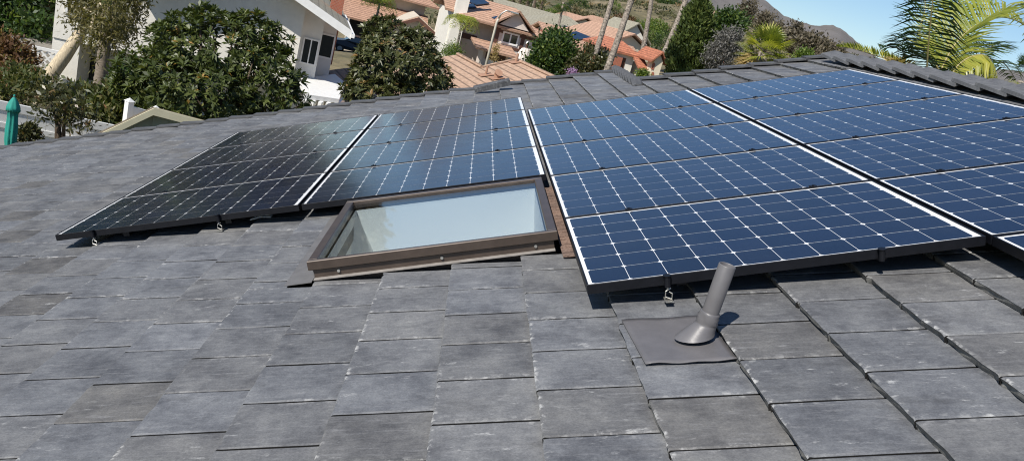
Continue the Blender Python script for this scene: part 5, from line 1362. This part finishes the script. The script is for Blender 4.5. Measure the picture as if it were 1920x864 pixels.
# ------------------------------------------------------------------ palms beyond the ridge on the right
Yp = 8.5
def A(px, py, dy=0): return at(px, py, Yp + dy)
ct_ = A(1775, 150); p1 = empty('feather_palm', (ct_[0], ct_[1], ct_[2] - 3), (0, 0, 0), 'feather palm with dark upright and yellow green arching fronds beyond the ridge tiles', 'palm tree')
m = MB(); m.tube([(0, 0, -2), (0, 0, 2.9)], [.16, .12], 10); m.build('trunk', BARK_PALM, p1, True)
kw = dict(wl=.035)
add_frond(p1, [A(1737, 160, -.6), A(1739, 110, -.8), A(1744, 50, -1.0), A(1752, -20, -1.2), A(1765, -80, -1.2)], .66, .4, L_PALMD, n=56, vee=.1, hang=.55, wl=.033, along=-.12)
add_frond(p1, [A(1765, 130), A(1790, 85, .1), A(1830, 48, .2), A(1880, 33, .3), A(1925, 52, .4), A(1950, 100, .5)], 1.05, .55, L_PALMY, n=110, vee=.55, hang=.4, wl=.034)
add_frond(p1, [A(1765, 140), A(1785, 60, .8), A(1800, 0, 1.2), A(1830, -50, 1.6)], .7, .5, L_PALMY, n=50, vee=.3, hang=.5)
add_frond(p1, [A(1770, 145), A(1735, 100, .7), A(1705, 75, 1.2), A(1680, 90, 1.6)], .55, .4, L_PALMD, n=50, vee=.1, hang=.6, wl=.036)
add_frond(p1, [A(1780, 140), A(1762, 100, .6), A(1775, 60, .9), A(1800, 40, 1.2)], .6, .3, L_PALM, n=50, vee=.1, hang=.7, wl=.036)
add_frond(p1, [A(1770, 148), A(1740, 115, .3), A(1715, 105, .5), A(1690, 115, .6)], .45, .35, L_PALMD, n=40, vee=.2, hang=.3)
add_frond(p1, [A(1770, 145), A(1810, 100, .9), A(1850, 85, 1.3), A(1880, 100, 1.7)], .6, .5, L_PALM, n=44, vee=.4, hang=.4)
add_frond(p1, [A(1760, 130), A(1725, 70, 1.0), A(1735, 10, 1.5), A(1720, -40, 1.9)], .6, .5, L_PALMD, n=46, vee=.2, hang=.4)
ct2 = A(1800, 165, -.5); p2 = empty('feather_palm', (ct2[0], ct2[1], ct2[2] - 3), (0, 0, 0), 'palm with a yellow drooping frond curling down to the ridge tiles', 'palm tree')
m = MB(); m.tube([(0, 0, -2), (0, 0, 2.9)], [.14, .1], 10); m.build('trunk', BARK_PALM, p2, True)
add_frond(p2, [A(1778, 160, -.5), A(1792, 128, -.5), A(1818, 108, -.5), A(1845, 104, -.5), A(1862, 122, -.5), A(1870, 160, -.5)], .5, .75, L_PALMY, n=60, vee=-.5, hang=1.6, wl=.04, along=.1)
add_frond(p2, [A(1800, 165, -.3), A(1845, 118, .2), A(1880, 118, .6), A(1905, 150, 1)], .45, .35, L_PALM, n=44, vee=.1, hang=.9)
add_frond(p2, [A(1800, 150, -.3), A(1835, 105, .3), A(1865, 88, .8), A(1895, 92, 1.2)], .4, .4, L_PALM, n=40, vee=.3, hang=.5)
# half dry frond lying along the ridge
p3c = A(1700, 150, .6); p3 = empty('feather_palm', (p3c[0], p3c[1], p3c[2] - 2.5), (0, 0, 0), 'half dry palm frond crown showing low above the ridge tiles', 'palm tree')
m = MB(); m.tube([(0, 0, -2), (0, 0, 2.4)], [.12, .09], 8); m.build('trunk', BARK_PALM, p3, True)
add_frond(p3, [A(1712, 140, .5), A(1680, 118, .6), A(1640, 104, .8), A(1600, 92, 1.1), A(1570, 88, 1.3)], .22, .55, L_PALMY, n=60, vee=.9, hang=.1, wl=.03)
add_frond(p3, [A(1712, 140, .5), A(1695, 120, .4), A(1670, 118, .4), A(1640, 122, .4)], .25, .6, L_DEAD, n=40, vee=.6, hang=.2, wl=.03)
add_frond(p3, [A(1690, 130, .8), A(1660, 108, 1.0), A(1648, 85, 1.2)], .2, .4, L_PALMD, n=20, vee=.5, hang=.1, wl=.03)
p4c = at(1908, 150, 13); p4 = empty('fan_palm', (p4c[0], p4c[1], p4c[2] - 3), (0, 0, 0), 'small fan palm with dark top and yellow lower leaves at the right photo edge', 'palm tree')
Q, T, _ = fan_leaves(16, .35, .3, 11, 0, 80); quads_obj('crown', Q + np.array([.12, 0, 3.12]), T, L_DKGREEN, p4); Q, T, _ = fan_leaves(16, .35, .3, 11, -40, 20); quads_obj('dead_skirt', Q + np.array([.15, 0, 2.85]), T, L_PALMY, p4)
m = MB(); m.tube([(0, 0, -2), (.1, 0, 3)], .08, 8); m.build('trunk', BARK_FAN, p4, True)
# ------------------------------------------------------------------ world, sun, camera
SUN = np.array([-.4713, -.5243, .7092])
el = math.asin(SUN[2]); azm = math.atan2(SUN[0], SUN[1])
wd = D.worlds.new('World'); SC.world = wd; wd.use_nodes = True; nt = wd.node_tree
bg = nt.nodes['Background']; sky = nt.nodes.new('ShaderNodeTexSky'); sky.sky_type = 'NISHITA'; sky.sun_disc = False
sky.sun_elevation = el; sky.sun_rotation = azm; sky.air_density = 1.0; sky.dust_density = 0; sky.ozone_density = 6
nt.links.new(sky.outputs[0], bg.inputs[0]); bg.inputs[1].default_value = .085
sl = D.lights.new('sun', 'SUN'); sl.energy = 4.8; sl.angle = math.radians(.53); sl.color = (1, .95, .87)
so = D.objects.new('sun', sl); COL.objects.link(so)
from mathutils import Vector, Matrix
so.rotation_euler = Vector(SUN).to_track_quat('Z', 'Y').to_euler()
cam = D.cameras.new('camera'); cam.sensor_width = 36; cam.sensor_fit = 'HORIZONTAL'; cam.lens = FPX / 1920 * 36; cam.clip_end = 8000; cam.clip_start = .05
co_ = D.objects.new('camera', cam); COL.objects.link(co_); SC.camera = co_
mw = Matrix.Identity(4)
for i in range(3): mw[i][0] = RW[0][i]; mw[i][1] = -RW[1][i]; mw[i][2] = -RW[2][i]; mw[i][3] = CW[i]
co_.matrix_world = mw
SC.view_settings.view_transform = 'Standard'; SC.view_settings.look = 'None'; SC.view_settings.exposure = .32; SC.view_settings.gamma = 1
SC.cycles.filter_width = 1.1; SC.cycles.max_bounces = 6; SC.cycles.transparent_max_bounces = 8
